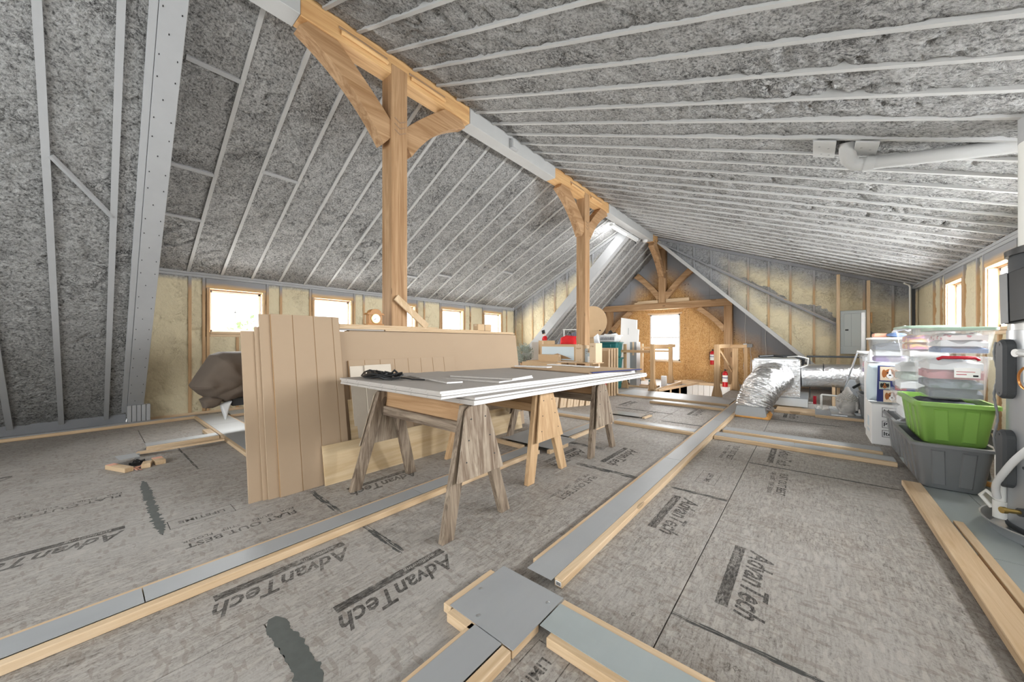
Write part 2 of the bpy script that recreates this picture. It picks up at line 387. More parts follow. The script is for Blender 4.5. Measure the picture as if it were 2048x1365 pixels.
# ================================================================== STRUCTURE
XL, XR, XC = -7.25, 1.53, -3.365
Y0, YG = -3.0, 11.1
zl = lambda x: 2.19 + .5 * (x - XL)
zr = lambda x: 2.2 - .385 * (x - XR)
zs = lambda x: 4.0 - abs(x - XC)

# ---- floor of printed subfloor panels, with the stair opening
HX0, HX1, HY0, HY1 = -2.62, -1.42, 8.12, 10.2
fb = MB()
fb.box(XL - .3, HX0, Y0, YG + .1, -.30, -.021).box(HX1, XR + .2, Y0, YG + .1, -.30, -.021).box(HX0, HX1, Y0, HY0, -.30, -.021).box(HX0, HX1, HY1, YG + .1, -.30, -.021)
floor = struct(fb, 'floor', 'mdf_dark_edge'); MW[floor] = Matrix()
FIRST = {0: 1.55, 1: .448, 2: 1.07, 3: .276, 4: 1.5, 5: .4, 6: 1.3, -1: .45, -2: 1.6}
PANELS = []
gap = .0025
for k, y1 in FIRST.items():
    xa, xb = -.44 - 1.22 * k, -.44 - 1.22 * (k - 1)
    xa = max(xa, XL - .25); xb = min(xb, XR + .15)
    if xb - xa < .05: continue
    y = y1 - 2.44 * 3
    while y < YG:
        ya, yb = max(y, Y0), min(y + 2.44, YG + .05)
        if yb - ya > .05:
            pcs = [(xa, xb, ya, yb)]
            if xb > HX0 and xa < HX1 and yb > HY0 and ya < HY1:
                pcs = [(xa, min(xb, HX0), ya, yb), (max(xa, HX1), xb, ya, yb), (max(xa, HX0), min(xb, HX1), ya, HY0), (max(xa, HX0), min(xb, HX1), HY1, yb)]
            for (a, b_, c, d) in pcs:
                if b_ - a > .03 and d - c > .03:
                    o = box(a + gap, b_ - gap, c + gap, d - gap, -.021, 0).build('floor_panel', 'subfloor', floor, bev=.0015)
                    PANELS.append((a, b_, c, d, o))
        y += 2.44
def panel_at(x, y):
    for a, b_, c, d, o in PANELS:
        if a <= x <= b_ and c <= y <= d: return o
    return floor
RD = frame((0, -1, 0), (1, 0, 0))      # print reads towards -Y, letters up towards +X
def brand_print(x, y, L=.55):
    p = panel_at(x, y); n = L / .55
    text('printed_lettering', 'AdvanTech', 'floor_ink', p, (x + .008, y, .0008), RD, .15 * n, shear=.4, bold=.0026, sx=.83)
    box(x - .110 * n, x - .062 * n, y - .27 * n, y + .29 * n, .0001, .0008).build('printed_bar', 'floor_ink', p)
    text('printed_lettering', 'subflooring', 'subfloor', p, (x - .087 * n, y + .15 * n, .0012), RD, .036 * n, shear=.2, sx=1.1)
def slogan_print(x, y, L=.6):
    p = panel_at(x, y); n = L / .6
    text('printed_lettering', 'FLAT OUT BEST', 'floor_ink', p, (x, y, .0008), RD, .078 * n, bold=.0005, sx=1.0)
    for tt, dy in (('FOR', .24), ('QUIET', .10), ('STIFF', -.06), ('FLOOR', -.21)):
        text('printed_lettering', tt, 'floor_ink', p, (x - .066 * n, y + dy * n, .0008), RD, .042 * n)
for x, y in [(-1.9, .62), (-1.43, .93), (-.205, 2.0), (-.65, 2.46), (-.20, 4.33), (-3.09, -.15), (-1.40, 3.35), (-2.6, 1.53), (-1.80, 3.0),
             (-1.35, 6.2), (-.2, 6.9), (-3.05, 2.9), (-5.0, -.7), (-2.5, 6.3)]: brand_print(x, y)
for x, y in [(-2.61, .61), (-3.85, -.12), (-1.37, 2.43), (-.17, 3.52), (-.60, 4.2), (-1.9, 5.6)]: slogan_print(x, y)
for x, y, tt in [(-.71, .93, 'LIMITED'), (-.64, 3.29, 'LIFETIME'), (-2.99, .47, 'LIFETIME')]:
    p = panel_at(x, y); text('printed_lettering', tt, 'floor_ink', p, (x, y, .0008), RD, .06, bold=.0005)
    e = MB()
    for a in (-.16, .155): e.box(x - .07, x + .07, y + a, y + a + .004, .0001, .0008)
    for a in (-.07, .067): e.box(x + a, x + a + .003, y - .16, y + .16, .0001, .0008)
    e.build('printed_box', 'floor_ink', p)
# nail pattern marks
nm = MB()
for i in range(60):
    x = random.uniform(-3.4, .5); y = random.uniform(.2, 4.5); s_ = .009
    for (dx, dy) in ((0, 1), (0, -1), (1, 0), (-1, 0)):
        a = Vector((x + dx * s_, y + dy * s_ * 1.3, .0006)); b_ = Vector((x - dy * s_, y + dx * s_ * 1.3, .0006))
        nm.bar(a, b_, .0016, .0006)
nm.build('printed_nail_marks', 'floor_ink', floor, kind='stuff')
def joint(x0, x1, y0, y1, wd, mat='joint_glue', seed=0, rag=.5):
    """ragged sealant smeared along a panel joint: one tape patch, or two or three broken strands"""
    rnd = random.Random(seed); vs, fs = [], []
    strands = [(0, wd)] if mat == 'tape_dark' else [(-wd * .38, wd * .34), (wd * .05, wd * .22), (wd * .40, wd * .30)]
    for off, w_ in strands:
        a = Vector((x0, y0, .0012)); b_ = Vector((x1, y1, .0012)); d = b_ - a; L = d.length; d.normalize(); n = Vector((-d.y, d.x, 0)); N = max(8, int(L / .009)); K = len(vs); ph = rnd.random() * 50
        for i in range(N + 1):
            t = i / N; p = a + d * L * t + n * (off + .25 * wd * noise.noise(Vector((t * L * 9, ph, 0)))); e = min(1, 8 * t, 8 * (1 - t))
            hw = w_ * (.5 + .45 * rag * noise.noise(Vector((t * L * 40, ph, 3))) + rnd.uniform(-.1, .1) * rag) * (.3 + .7 * e)
            if mat != 'tape_dark' and noise.noise(Vector((t * L * 12, ph, 8))) < -.15: hw *= .12
            vs += [p + n * hw, p - n * hw, p + n * hw - Vector((0, 0, .0012)), p - n * hw - Vector((0, 0, .0012))]
        for i in range(N):
            q = K + 4 * i; fs += [(q + 1, q + 5, q + 4, q), (q, q + 4, q + 6, q + 2), (q + 5, q + 1, q + 3, q + 7)]
    MB().add(vs, fs).build('joint_sealant', mat, floor)
joint(-1.67, -1.22, .484, .484, .075, 'tape_dark', 1, .35); joint(-2.07, -1.67, 1.075, 1.075, .03, seed=2, rag=1.1); joint(-2.86, -2.40, 1.07, 1.06, .035, seed=3, rag=1.1)
joint(-4.11, -2.89, .276, .276, .045, 'tape_dark', 4, .9); joint(-.44, .56, 1.55, 1.55, .022, seed=5, rag=1); joint(-.43, .53, 3.94, 3.94, .018, seed=6, rag=1)
joint(-.82, -.445, 2.888, 2.888, .028, seed=7, rag=1.1); joint(-1.64, -1.08, 2.888, 2.9, .05, seed=8, rag=1.1); joint(-2.05, -1.64, 3.45, 3.45, .05, seed=9, rag=1.1)
joint(-1.62, -1.06, 5.23, 5.23, .035, seed=10, rag=1); joint(-2.56, -1.63, 5.82, 5.82, .035, seed=11, rag=1); joint(-5.3, -4.12, .6, .62, .012, seed=12, rag=1.2)
joint(-.45, .35, 6.37, 6.37, .02, seed=13, rag=1)

# ---- outer roof shell (keeps daylight out)
sh = MB()
sh.prism([(XL - .3, Y0, 2.3), (XL - .3, Y0, 2.6), (-3.3, Y0, 4.75), (-3.3, Y0, 4.45)], (0, YG + .4 - Y0, 0))
sh.prism([(XR + .3, Y0, 2.36), (XR + .3, Y0, 2.6), (-3.3, Y0, 4.75), (-3.3, Y0, 4.45)], (0, YG + .4 - Y0, 0))
struct(sh, 'ceiling_roof_deck', 'mdf_dark_edge')
def fdisp(x, y, z, amp=1.0):
    p = Vector((x, y, z))
    a = noise.noise(p * 1.7) * .5 + noise.noise(p * 6.5) * .5
    patch = min(1, max(0, noise.noise(p * .8 + Vector((5, 3, 1))) * 3.2 - .2))
    b_ = noise.noise(p * 21) * .6 + noise.noise(p * 38 + Vector((2, 2, 2))) * .5
    r_ = abs(noise.noise(p * 4.2 + Vector((9, 1, 4)))); gouge = -.022 * max(0, 1 - r_ * 16) * max(0, noise.noise(p * 1.3 + Vector((1, 7, 2))) + .15) * 2
    s_ = 0
    if patch > 0: d_ = noise.voronoi(p * 15)[0]; s_ = patch * .022 * (.5 - d_[0] * 1.1)
    return amp * (.018 * a + .010 * b_ + s_ + gouge)
def foam_plane(P, U, V, du=.026, dv=.026, amp=1.0, drop=.012, inside=None):
    """foam sheet spanning P + u*U + v*V, bulging along the inward normal"""
    P, U, V = Vector(P), Vector(U), Vector(V); n = U.cross(V).normalized()
    nu, nv = int(U.length / du), int(V.length / dv)
    def fn(u, v):
        p = P + U * u + V * v; return p + n * (fdisp(*p, amp) - drop)
    return MB().grid(fn, nu, nv, (lambda u, v: not inside(P + U * u + V * v)) if inside else None)
# right shed ceiling (inward normal points down)
cr = struct(foam_plane((-3.27, Y0, zr(-3.27)), (4.80, 0, zr(XR) - zr(-3.27)), (0, 13.3, 0), amp=-1.1, drop=-.012), 'ceiling_right', 'foam_grey', smooth=True); MW[cr] = Matrix()
# orientation: U x V for this order points up, so amp/drop are negated
def slope_bar(mb, x0, z0, x1, z1, y0, y1, d, off=0.0):
    """timber running down a roof slope, lower face on the line, depth d above it"""
    v = Vector((x1 - x0, 0, z1 - z0)).normalized(); n = Vector((-v.z, 0, v.x));
    if n.z < 0: n = -n
    a, b_ = Vector((x0, 0, z0)), Vector((x1, 0, z1)); q = [a - n * off, b_ - n * off, b_ + n * d, a + n * d]
    return mb.prism([p + Vector((0, y0, 0)) for p in q], (0, y1 - y0, 0))
y = 1.635 - .3085 * 14
while y < 10.2:
    slope_bar(MB(), -3.27, zr(-3.27), XR, zr(XR), y - .016, y + .016, .06, .006).build('rafter', 'grey_paint_light', cr); y += .3085
# left shed ceiling
cl = struct(foam_plane((XL, .49, zl(XL)), (3.79, 0, zl(-3.46) - zl(XL)), (0, 8.26, 0), amp=-1.1, drop=-.012), 'ceiling_left', 'foam_grey', smooth=True); MW[cl] = Matrix()
y = .97
while y < 8.7:
    slope_bar(MB(), XL, zl(XL), -3.46, zl(-3.46), y - .019, y + .019, .06, .004).build('rafter', 'grey_paint_light', cl); y += .4045
BLOCKS = [(-4.3, .56), (-5.45, .56), (-6.2, .56), (-5.2, 1.374)]
for (x, yy) in BLOCKS + [ (-6.6, 4.2), (-6.4, 5.0), (-5.9, 6.65)]:
    slope_bar(MB(), x, zl(x), x + .04, zl(x + .04), yy, yy + .404, .05, .006).build('blocking', 'grey_paint', cl)
# steep main roof at the near left and at the far end
def steep(name, x0, x1, y0, y1):
    a, b_ = (x0, zs(x0)), (x1, zs(x1)); sgn = 1 if x0 < XC else -1
    o = struct(foam_plane((a[0], y0, a[1]), (b_[0] - a[0], 0, b_[1] - a[1]), (0, y1 - y0, 0), amp=-sgn * 1.1, drop=-.02 * sgn), name, 'foam_grey', smooth=True)
    MW[o] = Matrix(); return o
s1 = steep('ceiling_near_slope', -7.36, -3.45, Y0, .34)
for y, wd in ((-1.36, .05), (-.98, .05), (-.605, .05), (-.225, .045), (.15, .045)):
    slope_bar(MB(), -7.36, zs(-7.36), -3.45, zs(-3.45), y - wd / 2, y + wd / 2, .1, .01).build('rafter', 'grey_paint', s1)
MB().bar((-4.72, -.2, zs(-4.72) - .01), (-5.05, .14, zs(-5.05) - .01), .03, .03).build('blocking', 'grey_paint', s1)
t1 = bpy.data.objects.new('trim_4', None); COL.objects.link(t1); t1['kind'] = 'structure'; MW[t1] = Matrix()
slope_bar(MB(), -7.2, zs(-7.2), -3.45, zs(-3.45), .335, .49, .22, .03).build('timber', 'grey_paint', t1, bev=.003)
slope_bar(MB(), -7.2, zs(-7.2), -3.45, zs(-3.45), .285, .333, .22, .02).build('side_timber', 'grey_paint', t1, bev=.003)
nl = MB()
for i in range(30):
    x = -7.0 + i * .118; zz = zs(x) - .024
    for yy in (.355, .462) if i % 3 else (.40,):
        nl.box(x - .006, x + .006, yy - .003, yy + .003, zz - .022, zz - .012)
nl.build('nails', 'black_plastic', t1, kind='stuff')
for i in range(5):
    box(-7.13, -7.02, .33 + .045 * i, .33 + .045 * i + .04, 0, .26).build('foot_stud', 'grey_paint', t1, bev=.003)
struct(box(-7.36, -7.28, Y0, .33, 0, .12), 'trim_1', 'grey_paint_dark')
struct(MB().box(-7.0, -6.9, Y0, .33, .001, .045), 'trim_2', 'grey_paint')
s2 = steep('ceiling_far_slope', -7.36, -3.45, 8.9, YG)
for i in range(5):
    y = 9.1 + i * .405
    slope_bar(MB(), -7.36, zs(-7.36), -3.45, zs(-3.45), y - .02, y + .02, .1, .008).build('rafter', 'grey_paint_light', s2)
t2 = bpy.data.objects.new('trim_5', None); COL.objects.link(t2); t2['kind'] = 'structure'; MW[t2] = Matrix()
slope_bar(MB(), -7.36, zs(-7.36), -3.45, zs(-3.45), 8.72, 8.9, .22, .03).build('timber', 'grey_paint', t2, bev=.004)
s3 = steep('ceiling_far_right_slope', .635, -3.27, 10.3, YG)
ee = MB()
slope_bar(ee, -3.27, zs(-3.27), .635, 0, 10.22, 10.34, .06, .02)
struct(ee, 'trim_3', 'grey_paint_light')

# ---- side walls
def openings(ys): return [(c - .35, c + .35) for c in ys]
def side_wall(name, X, sgn, ys, ya, yb):
    """sgn +1: wall on the left, room towards +X"""
    Z = 2.2; op = openings(ys); wl = MB(); xo = X - sgn * .22; xi = X - sgn * .085
    wl.box(xo, xi, ya, yb, 0, 1.28).box(xo, xi, ya, yb, 1.95, Z + .12)
    e = ya
    for a, b_ in op + [(yb, yb)]:
        wl.box(xo, xi, e, a, 1.28, 1.95); e = b_
    wall = struct(wl, name, 'mdf_dark_edge'); MW[wall] = Matrix()
    hole = lambda p: not any(a - .04 < p.y < b_ + .04 and 1.2 < p.z < 2.13 for a, b_ in op)
    if sgn > 0: fp = foam_plane((X - .012, ya, 0), (0, yb - ya, 0), (0, 0, Z), amp=.8, drop=.01, inside=hole)
    else: fp = foam_plane((X + .012, ya, 0), (0, yb - ya, 0), (0, 0, Z), amp=-.8, drop=-.01, inside=hole)
    fp.build('foam_insulation', 'foam_cream_side', wall, smooth=True)
    def st(y, z0=.04, z1=2.13, wd=.038, n='stud', mt='stud_side'): box(X - sgn * .09, X, y - wd / 2, y + wd / 2, z0, z1).build(n, mt, wall, bev=.002)
    for i in (0, 1): box(X - sgn * .09, X + sgn * .004, ya, yb, 2.125 + .04 * i, 2.162 + .04 * i).build('top_plate', 'grey_paint', wall, bev=.002)
    box(X - sgn * .09, X, ya, yb, 0, .038).build('bottom_plate', 'pine_y', wall, bev=.002)
    for c in ys:
        if c - .5 < ya - .1: continue
        for s_ in (-1, 1):
            st(c + s_ * .425); st(c + s_ * .374, .04, 1.98)
        box(X - sgn * .09, X - sgn * .002, c - .40, c + .40, 1.965, 2.122).build('header', 'header_side', wall, bev=.002)
        for z0 in (1.205, 1.244): box(X - sgn * .13, X + sgn * (.006 if z0 > 1.22 else 0), c - .352, c + .352, z0, z0 + .036).build('sill', 'pine_y', wall, bev=.002)
        st(c, .04, 1.2)
        if c + .63 < yb - .05: st(c + .63)
    return wall
wall_left = side_wall('wall_left', XL, 1, [c for c in WC if c > 1], .45, 8.75)
box(XL - .09, XL, .972, 1.010, .04, 2.13).build('stud', 'stud_side', wall_left)
wall_right = side_wall('wall_right', XR, -1, WC, Y0, 10.3)
box(XR, XR + .09, 8.78, 8.82, .04, 2.13).build('stud', 'stud_side', wall_right); box(XR, XR + .09, 10.2, 10.24, .04, 2.13).build('stud', 'stud_side', wall_right)
def window(n, X, sgn, c, half=.345, z0=1.283, z1=1.948):
    o = bpy.data.objects.new('window_%d' % n, None); COL.objects.link(o); o['kind'] = 'structure'; MW[o] = Matrix()
    x0, x1 = X - sgn * .20, X - sgn * .10; f = MB(); t = .035
    f.box(x0, x1, c - half, c + half, z0, z0 + t).box(x0, x1, c - half, c + half, z1 - t, z1).box(x0, x1, c - half, c - half + t, z0, z1).box(x0, x1, c + half - t, c + half, z0, z1)
    f.build('window_frame', 'white_vinyl', o, bev=.003)
    xm = (x0 + x1) / 2; g = MB(); g.box(xm - .004, xm + .004, c - .007, c + .007, z0, z1).box(xm - .004, xm + .004, c - half, c + half, (z0 + z1) / 2 - .007, (z0 + z1) / 2 + .007)
    g.build('grille', 'white_vinyl', o)
    box(xm - .002, xm + .002, c - half + t, c + half - t, z0 + t, z1 - t).build('pane', 'window_glass', o)
    j = MB()
    for a in (c - half - .006, c + half): j.box(X - sgn * .2, X - sgn * .02, a, a + .006, z0, z1)
    j.build('jamb', 'pine_z', o)
wi = 1
for c in WC:
    if c > 1: window(wi, XL, 1, c); wi += 1
for c in WC: window(wi, XR, -1, c); wi += 1

# ---- cheek walls of the two dormers
def cheek(name, pts, Y, top, xs, fm, sm, skip_z=None):
    bb = MB().prism([(x, Y + .08, z) for x, z in pts], (0, .12, 0)); o = struct(bb, name, 'mdf_dark_edge'); MW[o] = Matrix()
    poly = pts
    def ins(p):
        x, z, c = p.x, p.z, False; j = len(poly) - 1
        for i in range(len(poly)):
            (xi, zi), (xj, zj) = poly[i], poly[j]
            if (zi > z) != (zj > z) and x < (xj - xi) * (z - zi) / (zj - zi) + xi: c = not c
            j = i
        return c
    xa, xb = min(p[0] for p in pts), max(p[0] for p in pts); za, zb = 0, max(p[1] for p in pts)
    fp = foam_plane((xa, Y + .012, za), (xb - xa, 0, 0), (0, 0, zb - za), amp=.8, drop=.01, inside=ins, du=.03, dv=.03)
    fp.build('foam_insulation', fm, o, smooth=True)
    for x, a, b_ in xs: box(x - .02, x + .02, Y, Y + .09, a, b_).build('stud', sm, o, bev=.002)
    return o
wa = cheek('wall_left_cheek', [(XL - .15, 0), (-7.36, 0), (-3.40, 3.96), (-3.40, 4.12), (XL - .15, 2.12)], 8.75, zl,
           [(x, max(0, zs(x) - .02), zl(x) - .0) for x in (-7.2, -6.93, -6.53, -6.12, -5.72, -5.31, -4.9, -4.5)], 'foam_cream_cheek_left', 'stud_cheek_left')
slope_bar(MB(), XL, zl(XL), -3.46, zl(-3.46), 8.74, 8.78, .05, .05).build('top_plate', 'grey_paint', wa)
wb = cheek('wall_right_cheek', [(-3.3, 3.93), (.62, 0), (XR + .1, 0), (XR + .1, 2.2), (-3.3, 4.08)], 10.3, zr,
           [(x, max(0, zs(x)), zr(x) - .03) for x in (-2.75, -2.35, -1.95, -1.55, -1.15, -.745, -.34, .07, .86, 1.27, 1.5)], 'foam_cream_cheek_right', 'stud_cheek_right')
slope_bar(MB(), -3.27, zr(-3.27), XR, zr(XR), 10.27, 10.31, .05, .05).build('top_plate', 'grey_paint_dark', wb)
slope_bar(MB(), -2.0, 3.106, .43, 1.50, 10.22, 10.30, .028, .0).build('diagonal_brace', 'stud_cheek_right', wb)
slope_bar(MB(), -3.25, 3.895, .43, 1.465, 10.215, 10.31, .032, .0).build('diagonal_brace', 'grey_paint_dark', wb)
# near cheek and closing walls behind the camera
struct(MB().prism([(XL - .15, .45, 0), (-7.36, .45, 0), (-3.45, .45, 3.95), (-3.45, .45, 4.12), (XL - .15, .45, 2.3)], (0, .03, 0)), 'wall_near_cheek', 'foam_grey')
bw = MB(); bw.box(XL - .3, -4.3, Y0 - .15, Y0, -.2, 4.8).box(1.1, XR + .3, Y0 - .15, Y0, -.2, 4.8).box(-4.3, 1.1, Y0 - .15, Y0, 2.95, 4.8).box(-4.3, 1.1, Y0 - .15, Y0, -.2, .5)
struct(bw, 'wall_back', 'foam_cream_side')

# ---- far gable wall of OSB sheets
gw = MB(); gx0, gx1 = -3.77, -2.905; gz0, gz1 = .565, 1.95
gw.box(XL - .3, gx0, YG + .012, YG + .2, -.3, 4.6).box(gx1, XR + .3, YG + .012, YG + .2, -.3, 4.6).box(gx0, gx1, YG + .012, YG + .2, -.3, gz0).box(gx0, gx1, YG + .012, YG + .2, gz1, 4.6)
wall_gable = struct(gw, 'wall_far', 'mdf_dark_edge'); MW[wall_gable] = Matrix()
seams = [-8.05, -6.83, -5.61, -4.39, -3.34, -2.145, -.96, .26, 1.48, 2.2]
for i in range(len(seams) - 1):
    for (za, zb) in ((-.02, 2.42), (2.42, 4.3)):
        a, b_ = seams[i] + .002, seams[i + 1] - .002
        rects = [(a, b_, za, zb)]
        if a < gx1 and b_ > gx0 and za < 2:
            rects = [r for r in [(a, min(b_, gx0), za, zb), (max(a, gx1), b_, za, zb), (max(a, gx0), min(b_, gx1), za, gz0), (max(a, gx0), min(b_, gx1), gz1, zb)] if r[1] - r[0] > .02]
        for (p, q, r, s_) in rects: box(p, q, YG, YG + .012, r, s_ - .003).build('osb_panel', 'osb', wall_gable)
# printed strand marks down the sheets
rnd = random.Random(3)
for x in (-3.95, -2.75, -1.53):
    mk = MB(); z = .3
    while z < 3.4 - abs(x - XC):
        hgt = rnd.uniform(.015, .05)
        if rnd.random() < .7:
            mk.box(x - .03, x - .03 + rnd.uniform(.02, .03), YG - .001, YG, z, z + hgt * .5); 
            if rnd.random() < .6: mk.box(x + .06, x + .06 + .02, YG - .001, YG, z + .01, z + .01 + hgt * .4)
        z += hgt + .02
    mk.build('printed_grade_marks', 'floor_ink', wall_gable)
o = bpy.data.objects.new('window_20', None); COL.objects.link(o); o['kind'] = 'structure'; MW[o] = Matrix()
f = MB(); t = .045
for (a, b_, c, d) in ((gx0, gx1, gz0, gz0 + t), (gx0, gx1, gz1 - t, gz1), (gx0, gx0 + t, gz0, gz1), (gx1 - t, gx1, gz0, gz1), (gx0 + t, gx1 - t, 1.235, 1.275)): f.box(a, b_, YG + .01, YG + .12, c, d)
f.build('window_frame', 'white_vinyl', o, bev=.003)
g = MB()
for x in (gx0 + .29, gx1 - .29): g.box(x - .006, x + .006, YG + .06, YG + .068, gz0, gz1)
for z in (.9, 1.6): g.box(gx0, gx1, YG + .06, YG + .068, z - .006, z + .006)
g.build('grille', 'white_vinyl', o)
for (c, d) in ((gz0 + t, 1.235), (1.275, gz1 - t)): box(gx0 + t, gx1 - t, YG + .062, YG + .066, c, d).build('pane', 'window_glass', o)
f = MB().box(gx0 - .06, gx1 + .06, YG - .03, YG, gz1 + .002, gz1 + .05).box(gx0 - .03, gx1 + .03, YG - .03, YG, gz0 - .045, gz0 - .002)
f.build('casing', 'pine_x', o, bev=.003)

# stairwell lining
sw = MB(); sw.box(HX0 - .02, HX0, HY0, HY1, -1.2, -.022).box(HX1, HX1 + .02, HY0, HY1, -1.2, -.022).box(HX0, HX1, HY0, HY1, -1.25, -1.2)
struct(sw, 'wall_stairwell', 'osb')
st = struct(box(HX0, HX1, HY1, HY1 + .02, -1.2, -.022), 'wall_stairwell_far', 'white_paint'); MW[st] = Matrix()
for i in range(8): box(HX0 + .12 + i * .135 + .003, HX0 + .12 + (i + 1) * .135 - .003, HY1 - .008, HY1 - .001, -1.2, .0).build('cladding_board', 'white_paint', st)
for i in range(3): box(HX0 + .001, HX0 + .03, HY0 + .2 + i * .8, HY0 + .24 + i * .8, -1.2, -.03).build('stud', 'pine_z', st)
# ================================================================== TIMBER FRAME
def ridge_seg(y0, y1, wooden, label):
    if wooden:
        o = box(-3.45, -3.28, y0, y1, 3.87, 4.20).build('ridge_beam', 'beam_bright', bev=.004); tag(o, label, 'beam', 'lengths of the ridge beam')
    else:
        o = box(-3.46, -3.27, y0, y1, 3.87, 4.22).build('ridge_beam', 'grey_paint_light', bev=.004); tag(o, label, 'beam', 'lengths of the ridge beam')
    return o
ridge_seg(Y0, 1.14, False, 'grey painted ridge beam length at the top left before the first brace')
r1 = ridge_seg(1.142, 3.08, True, 'unpainted orange ridge beam length over the nearest post')
ridge_seg(3.082, 5.03, False, 'grey painted ridge beam length between the two round-braced posts')
r2 = ridge_seg(5.032, 7.12, True, 'unpainted orange ridge beam length over the second post')
ridge_seg(7.122, 9.88, False, 'grey painted ridge beam length beside the strip light')
r3 = ridge_seg(9.882, YG - .01, True, 'short unpainted ridge beam length running into the far gable')
for rr, yc in ((r1, 2.08), (r2, 6.15)):
    MW[rr] = Matrix()
    for a, b_ in ((yc - .6, yc - .14), (yc + .14, yc + .6)):
        MB().tube([(-3.272, a, 3.945), (-3.266, a + .02, 3.945), (-3.266, b_ - .02, 3.945), (-3.272, b_, 3.945)], .022, 8).build('routed_moulding', 'beam_bright', rr, smooth=True)
        MB().tube([(-3.279, a - .02, 3.985), (-3.279, b_, 3.985)], .011, 6).build('dark_slot', 'mdf_dark_edge', rr)
c_ = thing('junction_box', 'small grey box on the side of the grey ridge beam', 'box', (-3.24, 3.91, 3.95))
box(-3.268, -3.215, 3.84, 3.98, 3.875, 4.0).build('body', 'grey_paint', c_, bev=.004); box(-3.214, -3.208, 3.85, 3.97, 3.885, 3.99).build('cover', 'grey_paint_light', c_, bev=.002)
def curve_brace(P, Q, sag, w, d, side, n=10, taper=0):
    """a timber brace from P to Q whose lower edge is hollowed; side = thickness direction"""
    P, Q, side = Vector(P), Vector(Q), Vector(side).normalized(); ax = (Q - P); L = ax.length; ax.normalize(); nrm = ax.cross(side).normalized()
    if nrm.z > 0: nrm = -nrm                                   # nrm points to the hollow (lower) side
    up, lo = [], []
    for i in range(n + 1):
        t = i / n; c = 4 * t * (1 - t); p = P + ax * L * t
        up.append(p - nrm * (d / 2 + sag * .35 * c)); lo.append(p + nrm * (d / 2 - sag * c))
    m = MB()
    for i in range(n):
        a = side * w / 2; m.add([up[i] - a, up[i + 1] - a, lo[i + 1] - a, lo[i] - a, up[i] + a, up[i + 1] + a, lo[i + 1] + a, lo[i] + a], [(0, 1, 2, 3), (7, 6, 5, 4), (0, 4, 5, 1), (3, 2, 6, 7)] + ([(0, 3, 7, 4)] if i == 0 else []) + ([(1, 5, 6, 2)] if i == n - 1 else []))
    return m
def post(yc, label, zt):
    t = thing('timber_post', label, 'post', (XC, yc, 0))
    box(-3.46, -3.27, yc - .092, yc + .092, 0, zt).build('shaft', 'timber_z', t, bev=.006)
    # carved mark where the braces are let in
    for i, z in enumerate((3.43, 3.37, 3.31)):
        MB().bar((-3.268, yc - .06, z), (-3.268, yc, z - .03), .006, .01).bar((-3.268, yc, z - .03), (-3.268, yc + .07, z + .012), .006, .01).build('carved_mark', 'mdf_dark_edge', t)
    curve_brace((XC, yc - .86, 3.89), (XC, yc - .085, 3.22), .075, .14, .25, (1, 0, 0)).build('brace', 'timber_y', t, bev=.004)
    curve_brace((XC, yc + .86, 3.89), (XC, yc + .085, 3.22), .075, .14, .25, (1, 0, 0)).build('brace', 'timber_y', t, bev=.004)
    return t
post(2.08, 'tall square timber post nearest the camera, behind the tan panels', 3.97)
post(6.15, 'second square timber post with curved braces, in front of the round table top', 3.97)
kp = thing('king_post', 'short king post on the tie beam with three curved braces', 'post', (-3.345, 10.95, 2.28))
box(-3.445, -3.245, 10.86, 11.03, 2.283, 3.86).build('shaft', 'timber_z', kp, bev=.005)
curve_brace((-3.345, 9.98, 3.86), (-3.345, 10.84, 3.13), .07, .15, .24, (1, 0, 0)).build('brace', 'timber_y', kp, bev=.004)
curve_brace((-4.12, 10.95, 3.17), (-3.42, 10.95, 2.42), .05, .14, .18, (0, 1, 0)).build('brace', 'timber_x', kp, bev=.004)
curve_brace((-2.56, 10.95, 3.17), (-3.27, 10.95, 2.42), .05, .14, .18, (0, 1, 0)).build('brace', 'timber_x', kp, bev=.004)
for x in (-3.52, -3.47, -3.21, -3.17): MB().tube([(x, 10.84, 3.2), (x + .001, 10.86, 3.2)], .014, 6).build('peg', 'pine_y', kp)
tb = tag(box(-5.33, -1.56, 10.86, 11.04, 2.09, 2.281).build('tie_beam', 'timber_x', bev=.006), 'long horizontal tie beam across the far gable wall', 'beam')
for x0, x1, lb in ((-5.12, -4.92, 'gable post under the left end of the tie beam'), (-1.757, -1.562, 'gable post under the right end of the tie beam')):
    t = thing('gable_post', lb, 'post', ((x0 + x1) / 2, 10.95, 0)); box(x0, x1, 10.86, 11.04, 0, 2.088).build('shaft', 'timber_z', t, bev=.005)
    s_ = 1 if x0 < -3 else -1; xe = x1 if s_ > 0 else x0
    curve_brace((xe + s_ * .62, 10.95, 2.06), (xe - s_ * .02, 10.95, 1.45), .05, .13, .15, (0, 1, 0)).build('brace', 'timber_x', t, bev=.004)
tag(MB().box(-4.17, -3.46, 10.88, 10.96, 2.283, 2.33).box(-4.08, -3.46, 10.89, 10.97, 2.331, 2.37).build('lumber_offcut', 'pine_x', bev=.002), 'two stacked short boards on the tie beam left of the king post', 'board')
tag(box(-3.235, -2.62, 10.88, 10.97, 2.283, 2.385).build('lumber_offcut', 'pine_x', bev=.002), 'single short board on the tie beam right of the king post', 'board')
